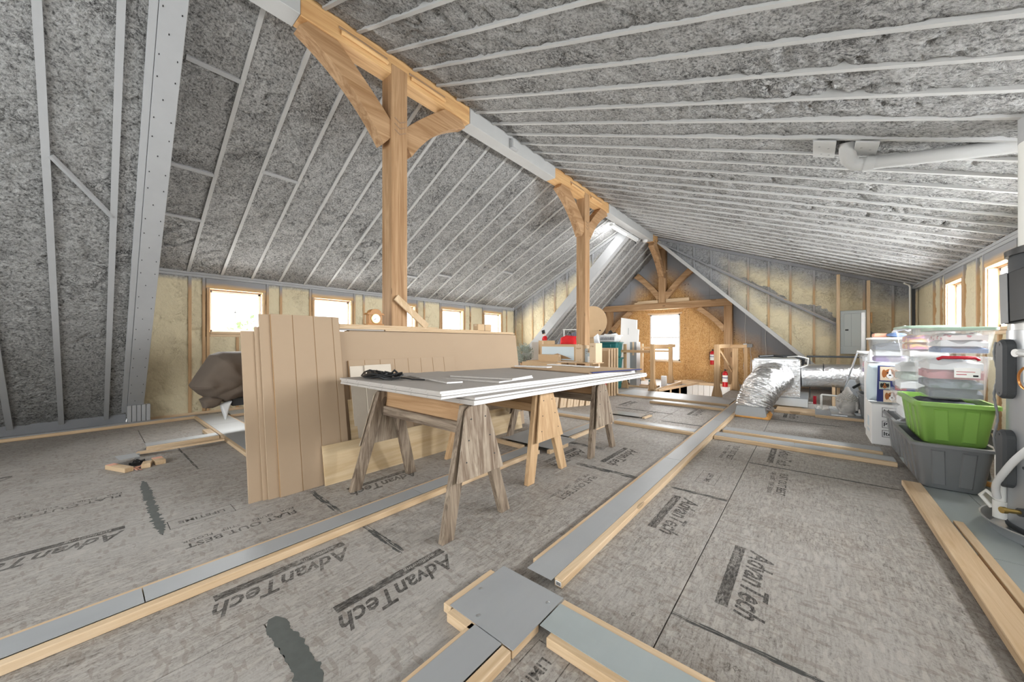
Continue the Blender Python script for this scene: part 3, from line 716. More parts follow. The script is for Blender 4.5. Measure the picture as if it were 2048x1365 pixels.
# strip light under the ridge
lt = thing('strip_light', 'lit fluorescent strip light hanging along the far ridge beam', 'light', (-3.50, 8.4, 3.8))
box(-3.56, -3.47, 7.75, 9.35, 3.80, 3.865).build('housing', 'white_paint', lt, bev=.005)
MB().tube([(-3.515, 7.8, 3.785), (-3.515, 8.55, 3.785)], .017, 8).build('lit_tube', 'tube_light', lt); MB().tube([(-3.515, 8.6, 3.785), (-3.515, 9.3, 3.785)], .017, 8).build('unlit_tube', 'white_plastic', lt)
MB().tube([(-3.55, 9.3, 3.80), (-3.55, 9.36, 3.74)], .015, 6).build('end_cable', 'dark_grey_plastic', lt)
area('strip_light_lamp', (-3.54, 8.2, 3.765), (-4.6, 8.2, 3.3), .04, .8, 16)
t = thing('smoke_detector', 'round white smoke detector at the far end of the ridge beam', 'detector', (-3.40, 9.62, 3.84))
MB().lathe([(.001, -.03), (.05, -.028), (.065, -.01), (.065, .028)], (-3.40, 9.62, 3.84)).build('body', 'white_plastic', t, smooth=True); MB().lathe([(.03, -.034), (.032, -.02)], (-3.40, 9.62, 3.84)).build('grille', 'white_paint', t)

# ================================================================== FLOOR CHASES (timber rails with sheet metal covers)
def chase(label, x0, x1, y0, y1, ax, rails=(1, 1), rw=.042, sheets=1, mat='sheet_grey', ins=(.022, .048), group=None, trim=((0, 0), (0, 0)), z=.038):
    """rails[0] lies on the low side, rails[1] on the high side of the short axis"""
    t = thing('floor_chase', label, 'floor chase', ((x0 + x1) / 2, (y0 + y1) / 2, 0), group=group)
    for s_, on in enumerate(rails):
        if not on: continue
        (ta, tb_) = trim[s_]
        if ax == 'y':
            a, b_ = (x0, x0 + rw) if s_ == 0 else (x1 - rw, x1); box(a, b_, y0 + ta, y1 - tb_, .001, z).build('timber_rail', 'pine_y', t, bev=.003)
        else:
            a, b_ = (y0, y0 + rw) if s_ == 0 else (y1 - rw, y1); box(x0 + ta, x1 - tb_, a, b_, .001, z).build('timber_rail', 'pine_x', t, bev=.003)
    L0, L1 = (y0, y1) if ax == 'y' else (x0, x1)
    for i in range(sheets):
        a = L0 + (L1 - L0) * i / sheets + .002; b_ = L0 + (L1 - L0) * (i + 1) / sheets - .002
        if ax == 'y': box(x0 + ins[0], x1 - ins[1], a, b_, z + .0005, z + .003).build('cover_sheet', mat, t)
        else: box(a, b_, y0 + ins[1], y1 - ins[0], z + .0005, z + .003).build('cover_sheet', mat, t)
    return t
chase('long grey-topped chase running under the sawhorses from the bottom left', -2.27, -2.07, -2.6, 2.90, 'y', sheets=4, ins=(.025, .045))
chase('grey-topped chase in front of the leaning boxes, beyond the second sawhorse', -2.27, -2.07, 3.52, 4.60, 'y', sheets=1)
t = chase('wide sheet-covered crossing of chases below the middle sawhorse', -2.66, -1.98, 2.95, 3.50, 'x', rails=(0, 0), sheets=2)
MB().box(-2.76, -2.30, 2.905, 2.948, .001, .038).build('timber_rail', 'pine_x', t, bev=.003); MB().box(-2.02, -1.98, 2.95, 3.30, .001, .038).build('timber_rail', 'pine_y', t, bev=.003)
chase('long grey-topped chase on the right, its near end with a paper label', -1.06, -.858, 1.345, 7.7, 'y', sheets=3, trim=((.08, 0), (.03, 0)), ins=(.025, .04))
lb = box(-.893, -.863, 1.3735, 1.3748, .008, .030).build('paper_label', 'paper_white')
lb2 = MB()
for i in range(6): lb2.box(-.888 + i * .004, -.886 + i * .004, 1.3725, 1.3734, .012, .026)
lb.name = 'lumber_label'; tag(lb, 'small barcode label on the end of the right-hand rail', 'label'); MW[lb] = Matrix(); lb2.build('barcode', 'black_plastic', lb)
t = chase('near sheet-covered chase running to the bottom edge from the square plate', -1.0, -.80, -.8, .95, 'y', sheets=1, mat='sheet_grey', ins=(.02, .045))
t = thing('junction_plate', 'square grey sheet metal plate with screws at the near crossing', 'plate', (-.97, 1.12, 0))
box(-1.13, -.795, .952, 1.285, .0385, .0412).build('plate', 'sheet_grey', t)
box(-1.165, -1.12, .945, 1.23, .001, .038).build('timber_rail', 'pine_y', t, bev=.003); box(-1.112, -.97, .918, .962, .001, .038).build('timber_block', 'pine_x', t, bev=.003)
box(-.86, -.80, .957, 1.115, .001, .038).build('timber_rail', 'pine_y', t, bev=.003)
for x, y in ((-1.1, 1.10), (-.83, 1.22), (-1.0, .985)): MB().lathe([(.008, 0), (.008, .002), (.003, .004)], (x, y, .0412), 10).build('screw', 'galvanised', t)
chase('grey-green sheet covered chase running from the square plate to the lower right', -.79, .5, 1.075, 1.285, 'x', sheets=1, mat='sheet_green_grey', ins=(.035, .03), trim=((.05, 0), (0, 0)))
chase('grey-topped crossing chase behind the third sawhorse', -2.06, -1.065, 4.63, 4.83, 'x', ins=(.0, .04), rails=(1, 0))
chase('crossing chase near the foot of the leaning cardboard boxes', -3.25, -2.28, 4.58, 4.78, 'x', ins=(.0, .04), rails=(1, 0))
chase('first crossing chase to the right of the long chase, in front of the other', -.85, .60, 4.63, 4.86, 'x', ins=(.0, .045), rails=(1, 0), sheets=2)
chase('thin crossing chase just behind the first one on the right', -.82, .55, 5.0, 5.22, 'x', ins=(.0, .035), rails=(1, 0))
chase('short low crossing chase in front of the stair opening', -2.25, -1.07, 6.60, 6.82, 'x', ins=(.0, .04), rails=(1, 0))
chase('sheet-topped chase along the front edge of the stair opening', -3.1, -1.07, 7.10, 7.95, 'x', ins=(.0, .04), rails=(1, 0), mat='sheet_grey')
chase('curb along the foot of the near left slope', -6.99, -6.86, Y0 + .1, 1.0, 'y', rails=(0, 1), ins=(.0, .02), mat='grey_paint')
box(-7.24, -6.99, .5, 1.0, .036, .040)
t = chase('wide grey crossing of chases on the left behind the tan panels', -6.84, -3.3, .98, 1.34, 'x', sheets=4, rails=(1, 1), ins=(.02, .03))
MB().box(-5.75, -5.42, .90, .975, .001, .038).build('timber_block', 'pine_x', t, bev=.003)
t = chase('grey branch chase on the left running along the cream wall', -6.99, -6.6, 1.36, 4.2, 'y', rails=(0, 1), ins=(.0, .02))
chase('grey branch chase with a timber edge near the small offcuts', -5.42, -5.22, .38, .97, 'y', rails=(0, 1), ins=(.0, .035))
bd = thing('pine_board', 'pale board lying tilted on the floor by the small offcuts', 'board', (-5.0, .6, 0))
MB().bar((-5.09, .30, .02), (-4.93, .96, .052), .075, .018).build('plank', 'pine_y', bd, bev=.002)
def offcut(label, x, y, L, rz, mat='pine_y', zz=0, w=.085, h=.038, red=True):
    t = thing('lumber_offcut', label, 'offcut', (x, y, 0), rz); m = local(t); m.box(-w / 2, w / 2, -L / 2, L / 2, zz, zz + h); m.build('block', mat, bev=.002)
    if red:
        m = local(t); m.box(-w / 2 + .002, w / 2 - .002, -L / 2 + .002, -L / 2 + .07, zz + h, zz + h + .0008); m.build('red_paint', 'orange_paper')
    return t
offcut('upright-lying offcut with red paint at the left of the debris', -4.62, .17, .28, R(-68), w=.06)
offcut('short offcut with pale end beside the dark cable tangle', -4.57, .335, .11, R(80), red=False, w=.06)
offcut('red-painted offcut at the right of the debris', -4.63, .415, .16, R(-85), w=.07)
t = thing('sheet_scrap', 'small grey sheet metal scrap propped over the debris', 'sheet', (-4.85, .24, 0)); MB().bar((-4.98, .22, .048), (-4.72, .24, .066), .13, .003).build('sheet', 'sheet_grey', t)
MB().bar((-4.95, .3, 0), (-4.95, .3, .047), .03, .03, (1, 0, 0)).build('bent_edge', 'sheet_grey', t)
rnd = random.Random(5); m = MB(); pts = []
for i in range(26): pts.append((-4.68 + rnd.uniform(-.06, .05), .29 + rnd.uniform(-.06, .05), .012 + rnd.random() * .03))
t = thing('cable_tangle', 'dark cable tangle among the small offcuts', 'cable', (-4.68, .29, 0)); m.tube(pts, .006, 6).build('cable', 'black_plastic', t, smooth=True)
for i in range(9):
    a = rnd.uniform(0, 3.1); x, y = -4.55 + rnd.uniform(-.04, .04), .25 + rnd.uniform(-.03, .04)
    m = MB(); m.bar((x, y, .003 + i * .0015), (x + .06 * math.cos(a), y + .06 * math.sin(a), .004 + i * .0015), .008, .003)
    if i == 0: mm = m
    else: mm.add(m.v, m.f)
tag(mm.build('wood_shavings', 'orange_paper', kind='stuff'), 'small heap of wood shavings by the offcuts', 'shavings')
# right side boards and sheets by the water heater
t = thing('pine_board', 'long pale board lying along the right side from the grey tote', 'board', (.59, 2.5, 0))
box(.54, .64, -.2, 4.02, .022, .060).build('plank', 'pine_y', t, bev=.003); box(.56, .62, .0, 3.9, .001, .021).build('batten', 'pine_y', t)
t = thing('pine_board', 'narrow board beside the long pale board on the right', 'board', (.67, 2, 0)); box(.655, .695, -.2, 3.32, .001, .055).build('plank', 'pine_y', t, bev=.002)
t = thing('floor_sheets', 'grey-green metal sheets lying under the water heater and totes', 'sheet', (1.0, 3, 0))
box(.70, 1.12, .2, 2.9, .036, .040).build('sheet', 'sheet_green_grey', t); box(.645, .86, 2.905, 4.9, .036, .040).build('sheet', 'sheet_green_grey', t)
box(.863, 1.12, 2.905, 4.9, .036, .040).build('sheet', 'sheet_green_grey', t); box(.70, .74, .2, 4.9, .001, .036).build('support', 'pine_y', t); box(1.06, 1.12, .2, 4.9, .001, .036).build('support', 'pine_y', t)
t = thing('loose_sheet', 'shiny loose metal offcut lying near the third sawhorse', 'sheet', (-2.1, 5.3, 0))
MB().bar((-2.45, 5.30, .02), (-1.9, 5.32, .02), .26, .003).build('sheet', 'galvanised', t); MB().bar((-1.86, 5.2, .011), (-1.84, 5.45, .011), .04, .02).build('offcut', 'pine_y', t)

# ================================================================== SAWHORSES AND DRYWALL
def sawhorse(label, x0, x1, yc, zt, wd, gus, spread=.245, lw=.085, lt_=.04, drop=.42):
    t = thing('sawhorse', label, 'sawhorse', ((x0 + x1) / 2, yc, 0)); W = {'weathered': 'weathered_', 'fir_light': 'fir_light_'}[wd]
    box(x0 + .02, x1 - .02, yc - .02, yc + .02, zt - .14, zt).build('top_rail', 'timber_x', t, bev=.003)
    box(x0 + .03, x1 - .03, yc - .048, yc - .0205, zt - .19, zt - .12).build('stretcher', W + 'x', t, bev=.003)
    for xe, sx in ((x0, 1), (x1, -1)):
        for sy in (-1, 1):
            a = Vector((xe, yc + sy * spread, 0)); b_ = Vector((xe + sx * .05, yc + sy * .045, zt - .002))
            m = MB(); d = (b_ - a).normalized(); sd = Vector((1, 0, 0)); u = d.cross(sd).normalized()
            q = []
            for p, k in ((a, .8 if wd == 'fir_light' else 1), (b_, 1.15 if wd == 'fir_light' else 1)):
                hw, hh = lt_ / 2, lw * k / 2
                for (i, j) in ((-1, -1), (1, -1), (1, 1), (-1, 1)):
                    v = p + sd * hw * i + Vector((0, 1, 0)) * hh * j; v.z = p.z; q.append(v)
            m.add(q, [(3, 2, 1, 0), (4, 5, 6, 7), (0, 1, 5, 4), (1, 2, 6, 5), (2, 3, 7, 6), (3, 0, 4, 7)]).build('leg', W + 'z', t, bev=.003)
        xg = xe - sx * .022 + sx * .02; s0 = lambda z: spread + (.045 - spread) * z / zt
        poly = [(xg - sx * .0, yc - s0(zt - drop) - .035, zt - drop), (xg, yc + s0(zt - drop) + .035, zt - drop), (xg + sx * .04, yc + .095, zt - .03), (xg + sx * .04, yc + .06, zt - .004), (xg + sx * .04, yc - .06, zt - .004), (xg + sx * .04, yc - .095, zt - .03)]
        MB().prism([Vector(p) + Vector((-sx * .026, 0, 0)) for p in poly], (-sx * .013, 0, 0)).build('gusset', gus, t, bev=.001)
        for zz in (zt - .08, zt - .2, zt - .32):
            for sy in (-1, 1): MB().lathe([(.004, -.002), (.004, .002)], (xg - sx * .04 + sx * (zz - zt + drop) / drop * .04, yc + sy * s0(zz) * .9, zz), 6, axis='x').build('nail', 'dark_grey_plastic', t)
    return t
sawhorse('weathered grey sawhorse nearest the camera, with a knotty plywood end', -2.62, -1.56, 1.53, .738, 'weathered', 'plywood_weathered')
sawhorse('newer light-wood sawhorse in the middle under the sheets', -2.66, -1.69, 2.47, .716, 'fir_light', 'fir_light_z', lw=.11, drop=.40)
sawhorse('weathered grey sawhorse furthest from the camera', -2.66, -1.62, 3.36, .70, 'weathered', 'plywood_weathered')
TILT = -.0175
def sheet(label, x, y, z, W, L, th, rz, mface, medge, name='drywall_sheet', cat='sheet', group=None, taper=True):
    """near-right corner at x,y; lies on the slightly sloping stack"""
    t = thing(name, label, cat, (x, y, z), group=group); M = Matrix.Translation((x, y, z)) @ Matrix.Rotation(R(rz), 4, 'Z') @ Matrix.Rotation(TILT, 4, 'X')
    MW_ = MW[t]
    def mk(m): m.v = [M @ v for v in m.v]; return m
    mk(box(-W, 0, .003, L - .003, th - .0006, th)).build('face_paper', mface, t)
    mk(box(-W + .001, -.001, .003, L - .003, .0004, th - .0008)).build('core', medge, t, bev=.0015)
    mk(box(-W, 0, 0, .003, .0006, th - .0006)).build('taped_edge', 'drywall_face' if mface == 'drywall_face' else medge, t)
    if mface == 'drywall_face':
        mm = MB()
        for i in range(7): mm.bar((-W + .1 + i * .165, -.0008, .003), (-W + .115 + i * .165, -.0008, th - .003), .001, .0012, (0, 1, 0))
        mk(mm).build('staple_marks', 'floor_ink', t)
    return t
zb = .739; X_, Y_ = -1.535, 1.475
names = ['lowest drywall sheet of the stack on the sawhorses', 'second drywall sheet from the bottom of the stack', 'third drywall sheet from the bottom of the stack']
for i in range(3): sheet(names[i], X_ + (.0, .012, -.004)[i], Y_ + (.0, -.012, .01)[i], zb + i * .0158, 1.22, 3.02, .0153, .6, 'drywall_face', 'drywall_edge')
names = ['fourth drywall sheet, lowest of the shifted upper three', 'fifth drywall sheet from the bottom, second from the top', 'topmost full drywall sheet with the black cord lying on it']
for i in range(3): sheet(names[i], -1.615 + (.008, 0, .004)[i], 1.285 + (.0, .008, -.004)[i], zb + .0045 + (3 + i) * .0158, 1.22, 3.02, .0153, 0.6, 'drywall_face', 'drywall_edge')
ZT = zb + 6 * .0158 + .0052
def zt_at(y): return ZT + TILT * (y - 1.285)
sheet('narrow drywall offcut lying beside the black cord', -1.90, 1.57, zt_at(1.57), .90, .13, .012, -12, 'drywall_face', 'drywall_edge', 'drywall_offcut', 'offcut')
sheet('wide drywall offcut across the middle of the top sheet', -1.68, 1.86, zt_at(1.86), 1.05, .52, .0126, 9, 'drywall_face', 'drywall_edge', 'drywall_offcut', 'offcut')
sheet('drywall offcut whose white edge lies on the wide offcut', -1.66, 1.98, zt_at(1.98) + .0145, .55, .38, .012, 14, 'drywall_face', 'drywall_edge', 'drywall_offcut', 'offcut')
b = sheet('brown fibreboard sheet with a blue wrapped edge at the far end', -1.66, 3.15, zt_at(3.15), 1.12, 1.1, .010, -7, 'cardboard', 'mdf_dark_edge', 'fibreboard_sheet', 'sheet')
MB().bar((-1.66, 3.2, zt_at(3.2) + .010), (-1.535, 4.2, zt_at(4.2) + .010), .03, .010).build('blue_wrapping', 'navy', b)
sheet('white strip of drywall lying at the back of the brown sheet', -2.0, 3.95, zt_at(3.95) + .014, .75, .12, .012, -5, 'drywall_edge', 'drywall_edge', 'drywall_strip', 'offcut')
sheet('second white drywall strip on the left back of the stack', -2.36, 3.45, zt_at(3.45) + .014, .45, .14, .012, 8, 'drywall_edge', 'drywall_edge', 'drywall_strip', 'offcut')
rnd = random.Random(11); pts = []
for i in range(150):
    a = i * .42; r_ = .10 + .055 * math.sin(i * .37)
    pts.append((-2.56 + r_ * 1.5 * math.cos(a) + rnd.uniform(-.01, .01), 1.47 + r_ * .75 * math.sin(a) + rnd.uniform(-.01, .01), zt_at(1.5) + .012 + .022 * (1 + math.sin(i * .9)) * rnd.uniform(.4, 1)))
t = thing('extension_cord', 'coiled black extension cord on the near left of the drywall stack', 'cord', (-2.56, 1.47, zt_at(1.5)))
MB().tube(pts, .0065, 6).build('coil', 'black_plastic', t, smooth=True)
MB().tube([(-2.45, 1.53, ZT + .006), (-2.35, 1.55, ZT + .006), (-2.24, 1.53, ZT + .006), (-2.16, 1.58, ZT + .004)], .006, 6).build('loose_end', 'black_plastic', t, smooth=True)
MB().tube([(-2.46, 1.47, ZT + .02), (-2.43, 1.50, ZT + .065), (-2.39, 1.53, ZT + .02)], .009, 6).build('plug_end', 'black_plastic', t, smooth=True)

# ================================================================== TAN PANELS
def lean(y0, y1, xb, xt, z1, th, mat, name, label, grooves=(), cat='panel', edge=None, z0=0):
    """panel whose foot is at xb and whose head (height z1) is at xt"""
    t = thing(name, label, cat, (xb, (y0 + y1) / 2, 0)); v = Vector((xt - xb, 0, z1)).normalized(); n = Vector((v.z, 0, -v.x)) * th
    A, B_ = Vector((xb, 0, 0)), Vector((xt, 0, z1)); ys = [y0] + [g for g in grooves if y0 < g < y1] + [y1]
    if len(ys) > 2:
        MB().prism([p + Vector((0, y0, 0)) for p in (A - n, B_ - n, B_ - n * .25, A - n * .25)], (0, y1 - y0, 0)).build('backing', edge or 'mdf_groove', t)
        for a, b_ in zip(ys[:-1], ys[1:]):
            MB().prism([p + Vector((0, a + .0025, 0)) for p in (A - n * .25, B_ - n * .25, B_, A)], (0, b_ - a - .005, 0)).build('board', mat, t, bev=.001)
    else:
        MB().prism([p + Vector((0, y0, 0)) for p in (A - n, B_ - n, B_, A)], (0, y1 - y0, 0)).build('board', mat, t, bev=.001)
    return t
lean(.71, 1.05, -2.966, -2.966 - .172 * 1.2, 1.20, .016, 'mdf', 'tan_panel', 'plain tan panel at the left end of the leaning panels')
lean(.818, 1.3, -2.934, -2.934 - .172 * 1.33, 1.33, .014, 'mdf', 'tan_panel', 'tan panel showing only as a narrow strip behind the grooved one')
lean(.79, 1.2, -2.951, -2.951 - .172 * 1.235, 1.235, .012, 'mdf', 'tan_panel', 'tan panel edge peeking out between the two left panels')
lean(.886, 1.40, -2.915, -3.145, 1.335, .016, 'mdf', 'grooved_panel', 'tall grooved tan panel leaning in front, right of the two strips', (1.036, 1.19, 1.34))
lean(1.36, 3.86, -3.01, -3.175, 1.215, .016, 'mdf', 'tan_panel', 'long plain tan sheet standing on its long edge behind the table')
lean(1.47, 2.69, -2.965, -3.12, .955, .014, 'mdf', 'grooved_panel', 'low grooved tan panel with eight grooves behind the drywall stack', [1.62 + .152 * i for i in range(7)])
lean(1.475, 1.62, -2.945, -3.10, .905, .010, 'fibre_pale', 'plywood_offcut', 'narrow pale offcut leaning behind the black cord')
lean(1.60, 1.86, -2.925, -3.08, .91, .012, 'fibre_pale', 'plywood_offcut', 'wider pale grey offcut leaning right of the narrow one')
lean(1.44, 1.5, -2.93, -3.06, .62, .010, 'plywood_pine', 'plywood_offcut', 'short narrow strip leaning in the dark gap')
lean(1.18, 3.64, -2.875, -2.935, .30, .018, 'plywood_pine', 'plywood_strip', 'long knotty pine plywood strip standing along the floor behind the sawhorses')
for i in range(3):
    tag(box(-3.262 + i * .018, -3.262 + i * .018 + .016, 1.50 + .01 * i, 3.80 + .02 * i, 0, 1.225).build('standing_sheet', 'mdf', bev=.001), ['rearmost', 'middle', 'front'][i] + ' tan sheet standing upright between post and long leaning sheet', 'sheet', 'sheets standing behind the long tan panel')
def plank(label, x0, x1, y0, y1, z0, z1, mat='pine_y', rot=0):
    t = thing('pine_board', label, 'board', ((x0 + x1) / 2, (y0 + y1) / 2, z0)); box(x0, x1, y0, y1, z0, z1).build('plank', mat, t, bev=.002); return t
plank('grey board lowest on the left end of the pile along the panels', -3.27, -3.18, 1.38, 1.85, 1.2262, 1.2385, 'drywall_face')
plank('lowest full length pine board on top of the standing sheets', -3.265, -3.17, 1.86, 3.84, 1.2262, 1.2385)
plank('middle pine board on the pile along the panels', -3.265, -3.165, 1.40, 3.80, 1.239, 1.2545)
plank('upper pine board on the pile along the panels', -3.26, -3.17, 1.38, 3.35, 1.255, 1.268)
plank('short top board under the mantel clock', -3.258, -3.175, 1.42, 2.5, 1.2685, 1.281)
t = thing('pine_board', 'short board leaning against the nearest post', 'board', (-3.2, 2.25, 1.28)); MB().bar((-3.185, 2.36, 1.284), (-3.245, 2.02, 1.58), .075, .018, (1, 0, .2)).build('plank', 'pine_z', t, bev=.002)
def carton(label, x0, x1, y0, y1, z0, z1, mat='cardboard', tape=True, name='cardboard_box', rz=0, flaps=False):
    t = thing(name, label, 'box', ((x0 + x1) / 2, (y0 + y1) / 2, z0), rz); a, b_, h = (x1 - x0) / 2, (y1 - y0) / 2, z1 - z0
    m = local(t); m.box(-a, a, -b_, b_, 0, h); m.build('carton', mat, bev=.003)
    m = local(t); lo = a > b_
    if lo: m.box(-a, a, -.001, .001, h, h + .0012)
    else: m.box(-.001, .001, -b_, b_, h, h + .0012)
    m.build('flap_seam', 'mdf_groove')
    if tape:
        m = local(t)
        if lo: m.box(-a - .001, a + .001, -.022, .022, h + .0012, h + .002).box(a, a + .001, -.022, .022, h * .7, h)
        else: m.box(-.022, .022, -b_ - .001, b_ + .001, h + .0012, h + .002).box(-.022, .022, -b_ - .001, -b_, h * .7, h)
        m.build('packing_tape', 'cardboard_light')
    return t
t = carton('small brown box on the boards in front of the fifth window', -3.26, -3.17, 3.12, 3.36, 1.2553, 1.345)
MB().box(-3.169, -3.168, 3.235, 3.24, 1.2575, 1.343).build('dark_string', 'black_plastic', t)
# mantel clock
ck = thing('mantel_clock', 'small arched wooden mantel clock with a round white dial', 'clock', (-3.215, 1.765, 1.2815), R(0))
def ckp(m): return m
yc, zc = 1.765, 1.2815
box(-3.25, -3.18, yc - .085, yc + .085, zc, zc + .012).build('base', 'clock_wood', ck, bev=.002)
box(-3.245, -3.185, yc - .068, yc + .068, zc + .012, zc + .10).build('case', 'clock_wood', ck, bev=.002)
arch = [(-3.247, yc - .09, zc + .098), (-3.247, yc - .078, zc + .115)] + [(-3.247, yc - .055 * math.cos(a), zc + .12 + .035 * math.sin(a)) for a in [math.pi * i / 12 for i in range(13)]] + [(-3.247, yc + .078, zc + .115), (-3.247, yc + .09, zc + .098)]
MB().prism(arch, (.068, 0, 0)).build('arched_top', 'clock_wood', ck, bev=.001)
MB().lathe([(.046, 0), (.048, .003), (.044, .006)], (-3.184, yc, zc + .062), 28, axis='x').build('bezel', 'brass', ck)
d = MB().lathe([(.042, 0), (.042, .0075)], (-3.184, yc, zc + .062), 28, axis='x').build('dial', 'paper_white', ck); d['label'] = 'round white dial'
MB().bar((-3.1758, yc, zc + .062), (-3.1758, yc - .020, zc + .052), .003, .001).bar((-3.1758, yc, zc + .062), (-3.1758, yc - .018, zc + .048), .002, .001).build('hands', 'black_plastic', ck)
for k in range(12):
    a = k * math.pi / 6; MB().lathe([(.0016, 0), (.0016, .001)], (-3.1763, yc + .035 * math.sin(a), zc + .062 + .035 * math.cos(a)), 6, axis='x').build('hour_mark', 'black_plastic', ck)

# ================================================================== COVERED MACHINE (left)
def pillow(poly, X, half, mat, name, parent, crease=.03, axis='x', rings=12, seed=0):
    P = [Vector(p) for p in poly]; c = sum(P, Vector((0, 0))) / len(P); N = []
    for i in range(len(P)):
        a, b_ = P[i], P[(i + 1) % len(P)]
        for k in range(10): N.append(a.lerp(b_, k / 10))
    m = MB(); n = len(N); sgn = [(-1, k) for k in range(rings)] + [(1, rings - 1 - k) for k in range(rings)]
    for s_, k in sgn:
        f_ = math.sin(math.pi / 2 * (k + .4) / (rings - .6)); off = math.sqrt(max(0, 1 - f_ ** 5)) * half * s_
        for p in N:
            q = c + (p - c) * f_; w_ = noise.noise(Vector((q.x * 7 + seed, q.y * 4, off * 6))) * crease + noise.noise(Vector((q.x * 2 + q.y * 9, seed, off * 2))) * crease + abs(noise.noise(Vector((q.x * 3.1 - q.y * 5, q.y * 2.5, seed + 3)))) * crease * 1.6
            m.v.append(Vector((X + off + w_ * s_, q.x + w_ * .4, q.y)) if axis == 'x' else Vector((q.x + w_ * .4, X + off + w_ * s_, q.y)))
    K = len(sgn)
    for r_ in range(K - 1):
        for i in range(n): m.f.append((r_ * n + i, r_ * n + (i + 1) % n, (r_ + 1) * n + (i + 1) % n, (r_ + 1) * n + i))
    m.f.append(tuple(reversed(range(n)))); m.f.append(tuple((K - 1) * n + i for i in range(n)))
    return m.build(name, mat, parent, smooth=True)
t = thing('covered_machine', 'machine under a taupe dust cover by the first window', 'machine', (-5.5, 1.2, 0))
pillow([(.735, .61), (.93, .965), (1.02, 1.0), (2.0, 1.01), (2.05, .45), (1.5, .42), (1.2, .44), (1.02, .40), (.87, .47), (.75, .58)], -5.5, .38, 'taupe_cloth', 'dust_cover', t, .05)
pillow([(.80, .455), (.88, .50), (1.02, .46), (.98, .38), (.92, .35), (.84, .36)], -5.35, .12, 'taupe_cloth', 'hanging_hem', t, .03, seed=4)
pillow([(.98, .40), (1.09, .42), (1.06, .31), (1.03, .20), (1.0, .30)], -5.30, .05, 'white_cloth', 'tied_rag', t, .02, seed=8)
box(-5.75, -5.3, 1.1, 1.95, .35, .45).build('machine_bed', 'dark_grey_plastic', t, bev=.01)
for x, y in ((-5.7, 1.55), (-5.7, 1.9), (-5.35, 1.55), (-5.35, 1.9)): MB().bar((x, y, 0), (x, y, .36), .05, .05, (1, 0, 0)).build('leg', 'dark_grey_plastic', t)

# ================================================================== STORAGE BEHIND THE TABLE
bx = thing('work_table', 'low table of cardboard sheets carrying boxes beside the second post', 'table', (-3.6, 6.1, 0))
box(-4.35, -2.88, 5.62, 6.04, .735, .75).build('top', 'cardboard', bx, bev=.002)
for x, y in ((-4.25, 5.7), (-3.5, 5.75), (-4.25, 6.0), (-2.98, 6.0)): box(x - .03, x + .03, y - .03, y + .03, 0, .734).build('leg', 'pine_z', bx)
def marks(t, x0, x1, y, z, h, n, mat):
    """illegible print: a row of small strokes"""
    rn = random.Random(int(x0 * -100)); m = MB(); w_ = (x1 - x0) / n
    for i in range(n):
        if n > 8 and i in (n // 3, 2 * n // 3): continue
        m.box(x0 + w_ * (i + .12), x0 + w_ * (i + .34), y - .0008, y, z, z + h).box(x0 + w_ * (i + .34), x0 + w_ * (i + .8), y - .0008, y, z + h * rn.choice((0, .4, .8)), z + h * rn.choice((.2, .55, 1)))
    m.build('faded_print', mat, t)
t = carton('long flat carton with faded print under the table edge', -4.32, -3.52, 5.45, 5.615, .56, .735)
marks(t, -4.2, -3.66, 5.4492, .635, .04, 16, 'mdf_groove')
box(-4.3, -3.85, 5.46, 5.60, 0, .559).build('support_carton', 'cardboard', t, bev=.003)
t = carton('large carton with a landscape picture panel beside the second post', -4.13, -3.33, 5.80, 6.03, .7505, 1.075)
box(-4.09, -3.36, 5.7985, 5.7995, .775, 1.03).build('picture_panel', 'pale_blue', t)
pm = MB(); pm.prism([(-4.08, 5.798, .80), (-3.9, 5.798, .86), (-3.72, 5.798, .90), (-3.55, 5.798, .85), (-3.4, 5.798, .80)], (0, .0005, 0)); pm.build('printed_hills', 'mdf_groove', t)
carton('small brown carton in front of the picture carton', -4.06, -3.62, 5.64, 5.77, .7505, .88)
def tallbox(label, x0, x1, y0, y1, z0, z1, n_=''):
    t = carton(label, x0, x1, y0, y1, z0, z1, 'cardboard_light')
    marks(t, x0 + .02, x1 - .03, y0 - .0012, z1 - .07, .025, 4, 'mdf_groove'); marks(t, x1 - .05, x1 - .03, y0 - .0012, z0 + .03, .018, 1, 'mdf_dark_edge'); return t
tallbox('narrow pale carton standing right of the picture carton', -3.32, -3.17, 5.78, 6.02, .7505, 1.06)
tallbox('tall pale carton at the right end beside the second post', -2.99, -2.87, 5.70, 5.95, .7505, 1.10)
t = carton('grey-blue printed carton between the two pale cartons', -3.165, -3.0, 5.85, 6.03, .7505, 1.0, 'pale_blue')
marks(t, -3.14, -3.02, 5.8485, .94, .02, 7, 'dark_grey_plastic'); marks(t, -3.14, -3.12, 5.8485, .91, .01, 1, 'dark_grey_plastic')
for i, (x, z) in enumerate(((-3.07, .7505), (-3.07, .805))):
    tag(box(x, x + .06, 5.78, 5.83, z, z + .053).build('small_carton', 'paper_white', bev=.002), ['lower', 'upper'][i] + ' tiny white carton in front of the grey-blue carton', 'box')
tag(MB().bar((-3.62, 5.66, .753), (-3.28, 5.76, .753), .10, .004).build('paper_sheets', 'paper_white'), 'loose white papers on the low table', 'paper')
t = carton('tall brown carton left of the picture carton, nutcracker on top', -4.36, -4.14, 6.06, 6.35, 0, 1.15)
nc = thing('nutcracker_figure', 'nutcracker figure with black hat and red coat on a carton', 'figurine', (-4.28, 6.2, 1.15))
def nb(m): 
    M = Matrix.Translation((-4.28, 6.2, 1.15)) @ Matrix.Rotation(R(-16), 4, 'Y'); m.v = [M @ v for v in m.v]; return m
